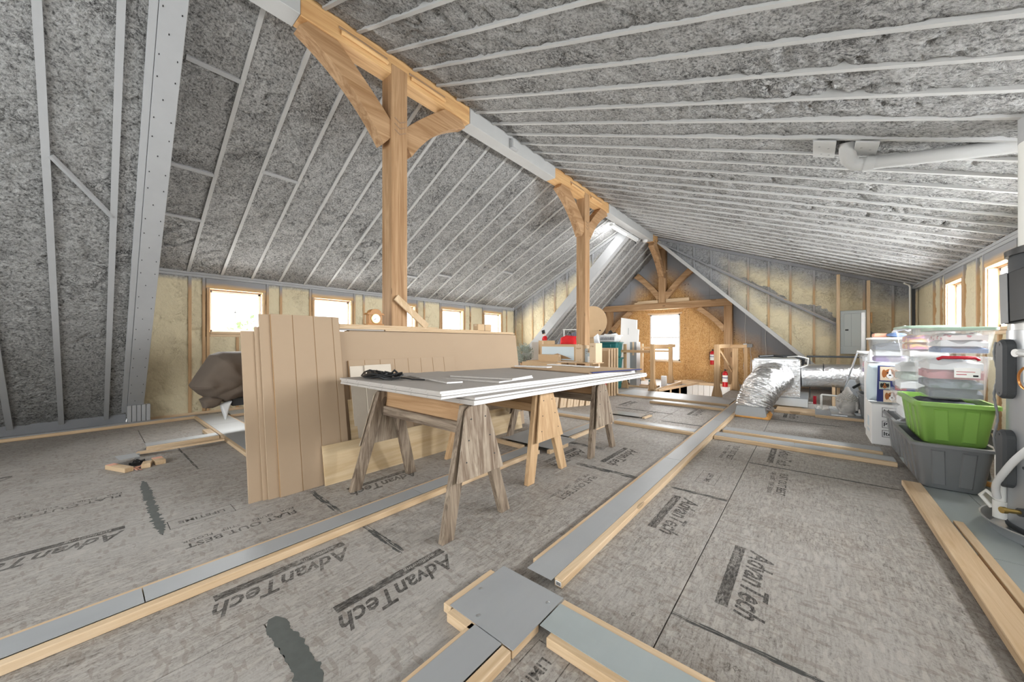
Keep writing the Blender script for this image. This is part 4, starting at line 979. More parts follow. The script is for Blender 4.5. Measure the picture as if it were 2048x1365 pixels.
nb(MB().lathe([(.035, .0), (.04, .03), (.038, .08), (.028, .10)], (0, 0, 0), 14)).build('red_coat', 'red_cloth', nc, smooth=True)
nb(MB().lathe([(.015, .098), (.028, .11), (.028, .145), (.02, .152)], (0, 0, 0), 14)).build('head', 'skin_tone', nc, smooth=True)
nb(MB().lathe([(.03, .148), (.034, .155), (.036, .225), (.001, .23)], (0, 0, 0), 14)).build('hat', 'black_plastic', nc, smooth=True)
nb(MB().lathe([(.001, .09), (.026, .10), (.02, .125), (.001, .127)], (.008, -.012, 0), 12)).build('beard', 'white_cloth', nc, smooth=True)
nb(MB().tube([(.04, 0, .085), (.055, -.01, .05), (.045, -.02, .02)], .011, 8)).build('arm', 'red_cloth', nc, smooth=True); nb(MB().tube([(-.04, 0, .085), (-.055, -.01, .05), (-.045, -.02, .02)], .011, 8)).build('arm', 'red_cloth', nc, smooth=True)
t = carton('tall pale carton leaning by the cream wall beside the frosted plant', -4.72, -4.40, 6.3, 6.6, 0, 1.12, 'drywall_face')
# frosted plant
rnd = random.Random(21); pl = thing('frosted_plant', 'frosted artificial evergreen bush in a small pot', 'plant', (-4.62, 5.9, 0))
m = MB()
for i in range(900):
    v = Vector((rnd.gauss(0, 1), rnd.gauss(0, 1), rnd.gauss(0, 1))).normalized() * rnd.uniform(.07, .20); c = Vector((-4.62, 5.9, .88)) + v
    d = (v.normalized() + Vector((rnd.uniform(-.5, .5), rnd.uniform(-.5, .5), rnd.uniform(-.2, .5)))).normalized() * .045; s_ = d.cross(Vector((.3, .2, 1))).normalized() * .012
    m.add([c - s_ * .3, c + d * .5 - s_, c + d, c + d * .5 + s_, c + d * .5 + Vector((0, 0, .006))], [(0, 1, 4), (1, 2, 4), (2, 3, 4), (3, 0, 4)])
m.build('foliage', 'foliage_frosted', pl, kind='stuff'); MB().tube([(-4.62, 5.9, .62), (-4.62, 5.9, .84)], .012, 6).build('stem', 'weathered_z', pl)
MB().lathe([(.06, 0), (.085, .11), (.09, .12), (.075, .12), (.07, .1)], (-4.62, 5.9, .56), 18).build('pot', 'mdf_groove', pl, smooth=True)
tag(carton('brown carton under the frosted plant', -4.78, -4.46, 5.75, 6.05, 0, .559), 'brown carton under the frosted plant', 'box')
# leaning flat boxes in front
px = [(-3.32, 5.00, .15), (-3.24, 5.12, .17), (-3.17, 5.24, .15), (-3.12, 5.36, .14), (-3.07, 5.48, .13), (-3.01, 5.60, .12)]
ords = ['first', 'second', 'third', 'fourth', 'fifth', 'sixth']
for i, (x, y, wd) in enumerate(px):
    t = thing('flat_carton', ords[i] + ' slim carton from the left in the leaning row under the table', 'box', (x, y, 0)); d = Vector((.35, .94, 0)); bvec = Vector((-.05, .02, 0))
    a = Vector((x, y, .001)); tp = Vector((.05 + .0 * i, .10 - .04 * i * 0, .72 - .01 * i)); e = Vector((-.24, .09, 0)); wv = d * (wd * .8)
    q = [a, a + wv, a + wv + e, a + e]; MB().add(q + [p + tp for p in q], [(3, 2, 1, 0), (4, 5, 6, 7), (0, 1, 5, 4), (1, 2, 6, 5), (2, 3, 7, 6), (3, 0, 4, 7)]).build('carton', 'cardboard_light', t, bev=.003)
    f_ = a + wv + tp * .5; MB().bar(a + wv * .5 + tp * .05 - e * .004, a + wv * .5 + tp * .95 - e * .004, .006, .002, (1, -.3, 0)).build('seam', 'mdf_groove', t)
tag(MB().lathe([(.05, 0), (.055, .02), (.055, .58), (.05, .6)], (-2.86, 5.98, 0), 16).build('red_cylinder', 'red_plastic', smooth=True), 'red cylinder standing behind the far sawhorse', 'container')
# framed panels, totes, basket, round top
for i in range(4):
    y = 6.9 + i * .07; t = thing('framed_panel', ['front', 'second', 'third', 'rearmost'][i] + ' wood-framed brown panel of the leaning four', 'panel', (-3.4, y, 0)); x0, x1, z1 = -3.60 + .03 * i, -3.17 + .03 * i, .97 + .008 * i
    box(x0 + .03, x1 - .03, y, y + .012, .04, z1 - .03).build('infill', 'cardboard', t)
    for q in ((x0, x0 + .035, 0, z1), (x1 - .035, x1, 0, z1)): box(q[0], q[1], y - .01, y + .025, q[2], q[3]).build('stile', 'pine_z', t, bev=.002)
    for q in ((0, .04), (z1 - .035, z1)): box(x0 + .036, x1 - .036, y - .01, y + .025, q[0], q[1]).build('rail', 'pine_x', t, bev=.002)
def tub(name, label, cat, cx, cy, z0, w0, d0, w1, d1, h, mat, rz=0, rim=.018, lid=None, ribs=0, group=None, handle=None, wall=.006, corner=.05, rim_h=.022):
    """tapered plastic tub; w along x, d along y; 0 = foot, 1 = rim"""
    t = thing(name, label, cat, (cx, cy, z0), rz, group)
    def ring(w_, d_, z, c):
        c = min(c, w_ / 2.2, d_ / 2.2); P = []
        for (sx, sy, a0) in ((1, 1, 0), (-1, 1, 90), (-1, -1, 180), (1, -1, 270)):
            for k in range(5):
                a = R(a0 + 22.5 * k); P.append((sx * (w_ / 2 - c) + c * math.cos(a), sy * (d_ / 2 - c) + c * math.sin(a), z))
        return P
    def loft(rs, closeb=True, closet=False):
        m = local(t); n = 20
        for r_ in rs: m.v += [Vector(p) for p in r_]
        for i in range(len(rs) - 1):
            for k in range(n): m.f.append((i * n + k, i * n + (k + 1) % n, (i + 1) * n + (k + 1) % n, (i + 1) * n + k))
        if closeb: m.f.append(tuple(reversed(range(n))))
        if closet: m.f.append(tuple((len(rs) - 1) * n + k for k in range(n)))
        return m
    k = lambda z: (w0 + (w1 - w0) * z / h, d0 + (d1 - d0) * z / h)
    rs = [ring(w0 - .03, d0 - .03, 0, corner)] + [ring(*k(z), z, corner) for z in (.015, h - rim_h - .004)]
    w_, d_ = k(h); rs += [ring(w_ + rim * .6, d_ + rim * .6, h - rim_h, corner), ring(w_ + rim * 2, d_ + rim * 2, h - rim_h, corner), ring(w_ + rim * 2, d_ + rim * 2, h - .003, corner), ring(w_ + rim, d_ + rim, h, corner), ring(w_ - wall * 2, d_ - wall * 2, h, corner)]
    rs += [ring(k(.01)[0] - wall * 2, k(.01)[1] - wall * 2, .008, corner)]
    m = loft(rs, True, True); m.build('body', mat, smooth=True)
    if ribs:
        for side in (-1, 1):
            for i in range(ribs):
                u = (i + .5) / ribs - .5; m = local(t)
                za, zb_ = .03, h - rim_h - .02; xa, xb_ = k(za)[0] / 2, k(zb_)[0] / 2; ya, yb_ = k(za)[1] * .8 * u, k(zb_)[1] * .8 * u; q = d0 * .5 / ribs / 2
                m.add([(side * (xa - .004), ya - q, za), (side * (xa + .007), ya - q + .01, za + .01), (side * (xa + .007), ya + q - .01, za + .01), (side * (xa - .004), ya + q, za), (side * (xb_ - .004), yb_ - q, zb_), (side * (xb_ + .007), yb_ - q + .01, zb_ - .01), (side * (xb_ + .007), yb_ + q - .01, zb_ - .01), (side * (xb_ - .004), yb_ + q, zb_)], [(0, 1, 5, 4), (1, 2, 6, 5), (2, 3, 7, 6), (4, 5, 6, 7), (3, 2, 1, 0)])
                m.build('rib', mat, smooth=False)
            for i in range(max(1, ribs - 1)):
                n_ = max(1, ribs - 1); u = (i + .5) / n_ - .5; m = local(t); za, zb_ = .03, h - rim_h - .02; ya, yb_ = k(za)[1] / 2, k(zb_)[1] / 2; xa, xb_ = k(za)[0] * .8 * u, k(zb_)[0] * .8 * u; q = w0 * .5 / n_ / 2
                m.add([(xa - q, side * (ya - .004), za), (xa - q + .01, side * (ya + .007), za + .01), (xa + q - .01, side * (ya + .007), za + .01), (xa + q, side * (ya - .004), za), (xb_ - q, side * (yb_ - .004), zb_), (xb_ - q + .01, side * (yb_ + .007), zb_ - .01), (xb_ + q - .01, side * (yb_ + .007), zb_ - .01), (xb_ + q, side * (yb_ - .004), zb_)], [(0, 4, 5, 1), (1, 5, 6, 2), (2, 6, 7, 3), (4, 7, 6, 5), (0, 1, 2, 3)])
                m.build('rib', mat)
    if lid:
        W_, D_ = w_ + rim * 2 + .008, d_ + rim * 2 + .008
        m = loft([ring(W_, D_, h - .012, corner), ring(W_, D_, h + .006, corner), ring(W_ - .02, D_ - .02, h + .012, corner), ring(W_ - .05, D_ - .05, h + .008, corner)], True, True); m.build('lid', lid, smooth=True)
    if handle:
        m = local(t); m.tube([(-w_ * .30, -d_ / 2 - rim - .004, h - .022), (-w_ * .24, -d_ / 2 - rim - .02, h - .008), (w_ * .24, -d_ / 2 - rim - .02, h - .008), (w_ * .30, -d_ / 2 - rim - .004, h - .022)], .012, 8); m.build('handle', handle, smooth=True)
    return t
for i, (z, lb) in enumerate(((0, 'lowest'), (.375, 'middle'), (.75, 'top'))):
    tub('teal_tote', lb + ' dark teal tote of the stack under the laundry basket', 'tote', -3.76, 8.2, z, .48, .34, .54, .38, .36, 'teal_plastic', lid='teal_plastic', ribs=2)
lb_ = tub('laundry_basket', 'white laundry basket full of clothes on the teal totes', 'basket', -3.74, 8.18, 1.125, .40, .30, .48, .36, .165, 'white_plastic')
for i in range(9):
    x = -3.90 + i * .04; box(x, x + .018, 8.18 - .172, 8.18 - .168 + .006, 1.17, 1.25).build('slot', 'grey_cloth', lb_)
pillow([(-3.93, 1.24), (-3.86, 1.32), (-3.7, 1.31), (-3.58, 1.33), (-3.52, 1.25), (-3.7, 1.20)], 8.18, .13, 'white_cloth', 'heaped_laundry', None, .03, axis='y'); tag(COL.objects['heaped_laundry'], 'white laundry heaped in the basket', 'laundry')
tag(MB().tube([(-3.80, 8.18, 1.30), (-3.74, 8.15, 1.36), (-3.68, 8.2, 1.33), (-3.73, 8.2, 1.39), (-3.66, 8.15, 1.31), (-3.60, 8.2, 1.35)], [.02, .035, .03, .02, .035, .015], 8).build('dark_wreath', 'dog_black', smooth=True), 'dark bundle of greenery on the white laundry', 'decoration')
rd = thing('round_table_top', 'round brown wooden table top on edge behind the second post', 'table top', (-4.30, 8.55, 1.21))
MB().lathe([(.40, 0), (.415, .004), (.415, .024), (.40, .028)], (-4.42, 8.55, 1.65), 48, axis='y').build('disc', 'cardboard', rd, smooth=True)
MB().lathe([(.416, .006), (.421, .01), (.421, .018), (.416, .022)], (-4.42, 8.55, 1.65), 48, axis='y').build('edge_band', 'pine_x', rd, smooth=True)
for x in (-4.62, -4.18): MB().tube([(x, 8.56, 1.42), (x + .01, 8.50, 1.42)], .014, 8).build('bolt', 'black_plastic', rd)
carton('stacked brown cartons bearing the round table top, upper one', -4.75, -4.10, 8.4, 8.75, .6, 1.22); carton('stacked brown cartons bearing the round table top, lower one', -4.78, -4.08, 8.38, 8.78, 0, .598)
rb = thing('red_bag', 'red cloth bag on a dark heap behind the picture carton', 'bag', (-4.1, 7.0, 1.0)); pillow([(-4.36, 1.05), (-4.34, 1.22), (-4.2, 1.27), (-3.98, 1.25), (-3.95, 1.05)], 6.93, .09, 'red_cloth', 'bag_body', rb, .03, axis='y', seed=3)
MB().tube([(-4.22, 6.93, 1.26), (-4.18, 6.92, 1.34), (-4.1, 6.92, 1.33), (-4.08, 6.93, 1.26)], .008, 6).build('strap', 'black_plastic', rb, smooth=True)
hp = thing('dark_clothes', 'heap of black clothes behind the red bag', 'clothes', (-4.4, 7.4, 0)); pillow([(-4.75, .0), (-4.8, .9), (-4.6, 1.22), (-4.2, 1.36), (-3.95, 1.25), (-3.85, .6), (-3.85, 0)], 7.32, .15, 'grey_cloth', 'heap', hp, .05, axis='y', seed=6)
carton('brown carton standing under the red bag', -4.35, -3.9, 6.78, 7.05, 0, 1.03)
rk = thing('hanger_rail', 'short white rail with hangers behind the second post', 'rail', (-4.5, 7.7, 1.4)); MB().tube([(-4.78, 7.7, 1.43), (-4.2, 7.7, 1.42)], .012, 8).build('rail', 'pvc_white', rk)
for x in (-4.38, -4.33, -4.29): MB().tube([(x, 7.7, 1.41), (x, 7.68, 1.36), (x - .03, 7.6, 1.30), (x - .01, 7.7, 1.33)], .005, 5).build('hanger', 'dark_grey_plastic', rk)
for x in (-4.76, -4.22): MB().tube([(x, 7.72, 0), (x, 7.72, 1.43)], .012, 8).build('upright', 'pvc_white', rk)
pillow([(-4.02, .95), (-4.05, 1.25), (-3.95, 1.32), (-3.88, 1.05), (-3.84, .92)], 7.95, .04, 'white_cloth', 'hanging_cloth', None, .03, axis='y', seed=9); tag(COL.objects['hanging_cloth'], 'white and blue cloth bundle left of the teal totes', 'cloth')
carton('grey-blue box standing right of the teal totes', -3.47, -3.30, 8.75, 9.0, 0, 1.12, 'heater_grey')
# white insulation board
fb_ = thing('insulation_board', 'tall white notched insulation board leaning by the gable', 'board', (-3.76, 9.4, 0))
pts_ = [(-4.0, 0), (-3.53, 0), (-3.50, 1.45), (-3.56, 1.47), (-3.56, 1.71), (-4.0, 1.79)]
MB().prism([(x, 9.30 + z * .09, z + .001) for x, z in pts_], (0, .05, 0)).build('board', 'foam_board_white', fb_, bev=.003)
MB().bar((-3.78, 9.418, 1.32), (-3.78, 9.432, 1.50), .012, .004, (0, 1, 0)).build('faint_print', 'panel_grey', fb_)

# ================================================================== STAIR RAILS
def newel(label, x, y, h, w=.09, d=.09, name='rail_post', extra=None):
    t = thing(name, label, 'post', (x, y, 0)); box(x - w / 2, x + w / 2, y - d / 2, y + d / 2, 0, h).build('shaft', 'fir_light_z', t, bev=.004)
    for s_ in (-1, 1): MB().prism([(x + s_ * w / 2, y - d / 2, 0), (x + s_ * (w / 2 + .05), y - d / 2, 0), (x + s_ * (w / 2 + .005), y - d / 2, .22)], (0, d, 0)).build('foot_block', 'fir_light_z', t)
    return t
newel('near left rail post of the stair opening', -2.755, 8.29, 1.07); p2 = newel('far left rail post with a yellow tag, in front of the window', -2.90, 10.16, 1.065)
box(-2.945, -2.90, 10.112, 10.1145, .95, 1.05).build('yellow_tag', 'label_yellow', p2)
newel('rail post furthest left, in front of the white board', -3.46, 8.42, 1.07, .07, .04); newel('pale rail post right behind the white board', -3.78, 10.4, 1.07, .10, .04)
tag(box(-3.52, -2.802, 8.27, 8.31, .868, .93).build('guard_rail', 'fir_light_x', bev=.003), 'horizontal guard rail at the near left of the stair opening', 'rail'); tag(box(-3.72, -2.947, 10.14, 10.18, .93, .985).build('guard_rail', 'fir_light_x', bev=.003), 'guard rail in front of the lower half of the gable window', 'rail')
tag(box(-2.80, -2.76, 8.337, 10.11, .98, 1.06).build('guard_rail', 'fir_light_y', bev=.003), 'guard rail running back beside the stair opening', 'rail')
tag(box(-3.66, -2.947, 10.10, 10.14, .845, .895).build('guard_rail', 'fir_light_x', bev=.003), 'lower guard rail crossing the window', 'rail')
newel('near right rail post of the stair opening', -1.44, 8.17, 1.07, .10, .06); newel('far right rail post beside the gable post', -1.33, 9.65, .98, .11, .09); newel('slim rail post in front of the cable box', -1.16, 9.95, .98, .07, .04)
tag(MB().bar((-1.44, 8.205, 1.03), (-1.44, 9.6, 1.03), .04, .08).build('guard_rail', 'fir_light_y', bev=.003), 'right guard rail running back along the stair opening', 'rail'); tag(box(-1.55, -1.10, 9.61, 9.65, .985, 1.06).build('guard_rail', 'fir_light_x', bev=.003), 'short cross rail on top of the far right rail posts', 'rail')
t = thing('diagonal_strut', 'thin diagonal strut between the right rail posts', 'strut', (-1.4, 8.8, 0)); MB().bar((-1.40, 8.25, .93), (-1.38, 9.55, .45), .025, .05).build('strut', 'fir_light_y', t)
for i, (a, b_, c, d, lb) in enumerate(((HX0 - .05, HX0, HY0, HY1, 'timber edging left of the stair opening'), (HX0, HX1 + .05, HY1, HY1 + .05, 'timber edging behind the stair opening'))):
    tag(box(a, b_, c, d, .001, .07).build('opening_edge', 'pine_y' if i == 0 else 'pine_x', bev=.003), lb, 'edging')
tag(MB().bar((-2.60, 8.2, .03), (-2.2, 10.1, .06), .03, .05).build('loose_batten', 'pine_y'), 'thin batten slanting over the stair opening edge', 'batten')
for i in range(5):
    y = 10.45 + .12 * i; tag(box(-2.9 + .05 * i, -1.95 - .08 * i, y, y + .07, .001, .03 + .006 * i).build('pine_board', 'pine_x', bev=.002), ords[i] + ' short board from the front, lying behind the stair opening', 'board', 'boards lying behind the stair opening')
# items on a low plank left of the opening
pk = thing('low_plank', 'reddish plank lying behind the far sawhorse with cans on it', 'plank', (-3.35, 9.05, 0)); box(-3.95, -2.86, 8.93, 9.13, .001, .045).build('plank', 'timber_x', pk, bev=.003)
box(-4.3, -3.0, 8.70, 8.76, .001, .04).build('front_strip', 'pine_x', pk)
def can(label, x, y, z, r_, h, mat, band=None):
    t = thing('can', label, 'can', (x, y, z)); MB().lathe([(r_, 0), (r_, h), (r_ * .9, h + .004), (r_ * .9, h - .004), (.001, h - .004)], (x, y, z), 18).build('can_body', mat, t, smooth=True)
    MB().lathe([(r_ * 1.02, h * .2), (r_ * 1.02, h * .75)], (x, y, z), 18).build('paper_band', band or 'paper_white', t, smooth=True); return t
can('dark paint can left of the near rail post', -3.52, 9.03, .0455, .05, .12, 'dark_grey_plastic', 'foliage_frosted'); can('navy can with a white spot beside the dark can', -3.36, 9.03, .0455, .06, .13, 'navy', 'dark_grey_plastic')
can('teal can right of the near rail post', -3.08, 9.06, .0455, .035, .11, 'teal_plastic'); can('black can with a pink band, right of the teal can', -2.97, 9.03, .0455, .04, .11, 'black_plastic', 'pink_cloth')
can('small black can with a brush near the plank end', -3.64, 9.03, .0455, .03, .09, 'black_plastic')
tag(MB().tube([(-3.66, 9.02, .08), (-3.72, 9.0, .2)], .005, 5).build('brush', 'weathered_z'), 'thin brush sticking up from the small black can', 'brush')
tag(box(-2.86, -2.74, 9.22, 9.3, 0, .27).build('white_block', 'foam_board_white', bev=.003), 'upright white block beside the cans', 'block')
# fire extinguishers
def exting(label, x, y, z, h, r_):
    t = thing('fire_extinguisher', label, 'extinguisher', (x, y, z))
    MB().lathe([(r_ * .92, 0), (r_, .012), (r_, h * .74), (r_ * .75, h * .84), (r_ * .3, h * .88), (r_ * .3, h * .9)], (x, y, z), 20).build('cylinder', 'extinguisher_red', t, smooth=True)
    MB().lathe([(r_ * 1.02, h * .28), (r_ * 1.02, h * .66)], (x, y, z), 20).build('white_label', 'paper_white', t, smooth=True); MB().lathe([(r_ * 1.03, h * .5), (r_ * 1.03, h * .54)], (x, y, z), 20).build('label_stripe', 'navy', t)
    MB().bar((x - .005, y, z + h * .93), (x + .05, y - .02, z + h * .96), .02, .012).bar((x, y, z + h * .88), (x, y, z + h), .025, .025, (1, 0, 0)).build('valve_lever', 'black_plastic', t)
    MB().tube([(x, y - .01, z + h * .9), (x - r_ * 1.15, y - .01, z + h * .8), (x - r_ * 1.15, y - .01, z + h * .3)], .008, 6).build('hose', 'black_plastic', t, smooth=True); return t
exting('fire extinguisher hung on the OSB wall left of the near right rail post', -2.05, 11.02, .50, .42, .062)
exting('fire extinguisher standing on the floor between the right rail posts', -1.62, 10.2, .001, .44, .06)
# cable box and cables on the gable
t = thing('cable_box', 'white junction box with a grey cover on the OSB wall', 'box', (-1.24, 11.05, 1.02)); box(-1.34, -1.255, 11.03, 11.098, .975, 1.08).build('box', 'white_plastic', t, bev=.004); box(-1.254, -1.14, 11.05, 11.098, .98, 1.07).build('grey_cover', 'grey_paint', t, bev=.004)
for i, (x, z0, z1) in enumerate(((-1.30, 1.08, 1.98), (-1.33, .2, .97), (-1.18, .3, .98), (-.86, .35, 1.5))):
    tag(MB().tube([(x + .008 * math.sin(k * 1.3 + i), 11.088, z0 + (z1 - z0) * k / 8) for k in range(9)], .006, 6).build('wall_cable', 'wire_white', smooth=True), ['white cable rising from the junction box', 'white cable dropping left under the junction box', 'white cable dropping right under the junction box', 'separate white cable under the roof line'][i], 'cable')
# ================================================================== AIR HANDLER AND DUCTS
ah = thing('air_handler', 'foil-wrapped air handler box lying on the floor before the gable', 'air handler', (-.45, 8.0, 0))
bxX0, bxX1, bY0, bY1 = -.78, -.13, 7.55, 9.0
box(bxX0, bxX1, bY0, bY1, .20, .80).build('foil_cabinet', 'foil', ah, bev=.012)
box(bxX0 + .02, bxX1 - .02, bY0 + .02, bY1, .801, .83).build('top_cover', 'galvanised', ah, bev=.004)
for y in (bY0 - .004, bY0 + .30): MB().box(bxX0 - .004, bxX1 + .004, y, y + .05, .195, .804).build('foil_tape', 'foil', ah)
MB().tube([(-.7, 7.75, .86), (-.5, 7.9, .87), (-.35, 7.8, .865), (-.2, 7.85, .87), (-.08, 8.0, .82), (-.1, 8.1, .72)], .022, 8).build('insulated_pipe', 'black_plastic', ah, smooth=True)
MB().tube([(-.3, 7.8, .86), (-.15, 7.72, .88), (-.02, 7.8, .84), (-.03, 7.95, .72), (-.12, 7.9, .68)], .008, 6).build('cable', 'wire_white', ah, smooth=True)
MB().box(-.82, -.02, 7.5, 8.6, .05, .19).build('drain_pan', 'galvanised', ah, bev=.005); MB().box(-.80, -.10, 7.56, 8.5, .001, .05).build('support_timber', 'pine_x', ah)
# flexible elbow down to the floor boot
P = []; N = 110
for i in range(N + 1):
    t_ = i / N; a = t_ * math.pi / 2
    P.append(Vector((-.47 - .20 * t_, 7.55 - .97 * math.sin(a), .115 + .385 * max(0, math.cos(a)) ** .8)))
el = thing('flexible_duct', 'crinkled foil flexible duct bending down from the air handler', 'duct', (-.6, 6.9, 0))
nn = 64; m = MB(); prev = Vector((1, 0, 0))
for i, p in enumerate(P):
    d = (P[min(i + 1, N)] - P[max(i - 1, 0)]).normalized(); a = (prev - d * prev.dot(d)).normalized(); prev = a; b_ = d.cross(a)
    for k in range(nn):
        an = 2 * math.pi * k / nn; q = a * math.cos(an) + b_ * math.sin(an)
        w_ = noise.noise(Vector((math.cos(an) * 2.2, math.sin(an) * 2.2, i * .45))) * .012 + abs(noise.noise(Vector((math.cos(an) * 3, math.sin(an) * 3, i * .9)))) * .016 + noise.noise(Vector((math.cos(an) * 9, math.sin(an) * 9, i * .35))) * .006
        m.v.append(p + q * (.262 - .042 * (i / N) + w_ + (.004 if i % 3 else -.006)))
for i in range(N):
    for k in range(nn): m.f.append((i * nn + k, i * nn + (k + 1) % nn, (i + 1) * nn + (k + 1) % nn, (i + 1) * nn + k))
m.build('foil_sleeve', 'foil', el, smooth=True)
bt = MB(); bt.prism([(-.88, 6.27, .001), (-.47, 6.27, .001), (-.50, 6.29, .16), (-.85, 6.29, .16)], (0, .42, 0)); bt.build('metal_boot', 'sheet_grey', el, bev=.004)
sf = MB(); rnd = random.Random(9)
for i in range(46):
    t_ = i / 45
    x, y = (-.88 + .41 * t_ * 1.6, 6.255) if t_ < .625 else (-.465, 6.26 + (t_ - .625) * 1.1)
    sf.ball((x, y, .012), .022 + rnd.random() * .014, .018, .014 + .05 * (t_ > .6) * rnd.random(), 8, 6)
sf.build('spray_foam_bead', 'spray_foam_orange', el, smooth=True, label='orange spray foam around the boot')
# round duct to the right
du = thing('round_duct', 'large round foil-wrapped duct running right from the air handler', 'duct', (.7, 8.5, 0))
MB().tube([(-.13, 8.45, .50), (.3, 8.48, .52), (.9, 8.5, .53), (1.45, 8.5, .53)], .205, 28).build('foil_duct', 'foil', du, smooth=True)
for x in (.18, .95): MB().tube([(x, 8.48, .525), (x + .012, 8.48, .525)], .208, 28).build('black_strap', 'black_plastic', du)
for x in (.3, 1.1): box(x, x + .04, 8.35, 8.65, .001, .33).build('support', 'pine_z', du)
tag(MB().tube([(-.05, 9.3, .83), (1.45, 9.35, .84)], .018, 8).build('dark_pipe', 'dark_grey_plastic', smooth=True), 'dark pipe running above the round duct against the cheek wall', 'pipe')
for x in (.0, 1.3): MB().tube([(x, 9.32, .0), (x, 9.32, .83)], .008, 6).build('pipe_leg', 'dark_grey_plastic', COL.objects['dark_pipe'])
# drain trap of white pipe
dt = thing('drain_pipe', 'white plastic drain trap with red valve beside the air handler', 'pipe', (.1, 7.6, 0))
MB().tube([(-.02, 7.55, .13), (.07, 7.55, .13), (.07, 7.55, .06), (.10, 7.5, .035), (.14, 7.5, .06), (.14, 7.6, .26), (.15, 7.62, .27), (.62, 7.72, .24)], .015, 8).build('white_pipe', 'pvc_white', dt, smooth=True)
MB().tube([(.06, 7.52, .12), (.06, 7.52, .25)], .022, 8).build('red_valve', 'red_plastic', dt); MB().ball((.10, 7.5, .045), .035).build('clear_trap', 'clear_plastic', dt, smooth=True)
MB().tube([(.14, 7.5, .001), (.14, 7.5, .04)], .01, 6).build('foot', 'pvc_white', dt)
# timbers and sheets on the floor in front of the duct
tag(box(-.44, .16, 7.02, 7.10, .001, .04).build('pine_board', 'pine_x', bev=.003), 'board along the floor just right of the duct boot, longer rear one', 'board'); 
fs = thing('floor_board', 'wide pale board on the floor right of the flexible duct', 'board', (-.1, 7.3, 0)); box(-.42, .22, 7.115, 7.48, .001, .038).build('board', 'pine_x', fs, bev=.003)
for i in range(6): box(-.40 + i * .04, -.385 + i * .04, 7.10, 7.114, .02, .034).build('dark_slot', 'black_plastic', fs)
tag(box(.24, .42, 7.05, 7.95, .001, .055).build('metal_channel', 'galvanised', bev=.004), 'short metal channel standing left of the stone head', 'channel')
chase('short pale-railed chase in front of the stone head', .06, .60, 6.93, 7.5, 'x', rails=(1, 0), ins=(0, .04), sheets=2)
rnd = random.Random(4)
for i, (x, y, L, a) in enumerate(((.36, 7.55, .16, 5), (.34, 7.62, .2, -8), (.40, 7.7, .14, 12))):
    t = thing('white_offcut', ords[i] + ' small white wooden offcut in the heap left of the stone head', 'offcut', (x, y, 0), R(a)); local(t).box(-L / 2, L / 2, -.03, .03, .056 if i < 2 else .001, .09 if i < 2 else .05).build('block', 'white_paint', bev=.003)
# thin post by the panel, panel and plumbing bits
t = thing('support_post', 'slender pine post left of the grey electrical panel', 'post', (.46, 10.2, 0)); box(.43, .485, 10.12, 10.20, 0, zr(.46) - .07).build('shaft', 'pine_z', t, bev=.003)
t = thing('support_post', 'second slim stud right of the grey electrical panel', 'post', (.91, 10.2, 0)); box(.885, .935, 10.14, 10.20, 0, zr(.91) - .07).build('shaft', 'pine_z', t, bev=.003)
ep = thing('electrical_panel', 'grey metal electrical panel with a closed door on the cheek wall', 'panel', (.685, 10.15, .87))
box(.49, .88, 10.16, 10.20, .87, 1.775).build('cabinet', 'panel_grey', ep, bev=.004); dr = box(.548, .80, 10.150, 10.159, 1.03, 1.71).build('door', 'panel_grey', ep, bev=.003)
box(.655, .657, 10.1485, 10.1495, 1.03, 1.71).build('door_seam', 'dark_grey_plastic', dr); box(.565, .615, 10.1465, 10.1495, 1.355, 1.385).build('latch', 'black_plastic', dr, bev=.002)
box(.805, .86, 10.155, 10.159, .95, 1.72).build('bright_strip', 'galvanised', ep)
for x, z in ((.505, 1.62), (.505, 1.0), (.865, 1.62), (.865, 1.3), (.865, 1.0)): MB().lathe([(.006, 0), (.004, .004)], (x, 10.159, z), 8, axis='y').build('screw', 'galvanised', ep)
tag(box(.94, .965, 10.15, 10.2, 1.5, 1.72).build('timber_cleat', 'beam_bright', bev=.002), 'small orange wood cleat right of the electrical panel', 'cleat')
tag(MB().tube([(1.44, 9.9, 0), (1.44, 9.9, 2.15), (1.42, 9.88, 2.19), (1.35, 9.8, 2.22)], .015, 8).build('corner_conduit', 'pvc_white', smooth=True), 'thin grey conduit rising in the far right corner', 'conduit')
tag(box(1.47, 1.51, 9.92, 9.98, 0, 2.12).build('corner_batten', 'dark_grey_plastic'), 'dark vertical batten beside the corner conduit', 'batten')
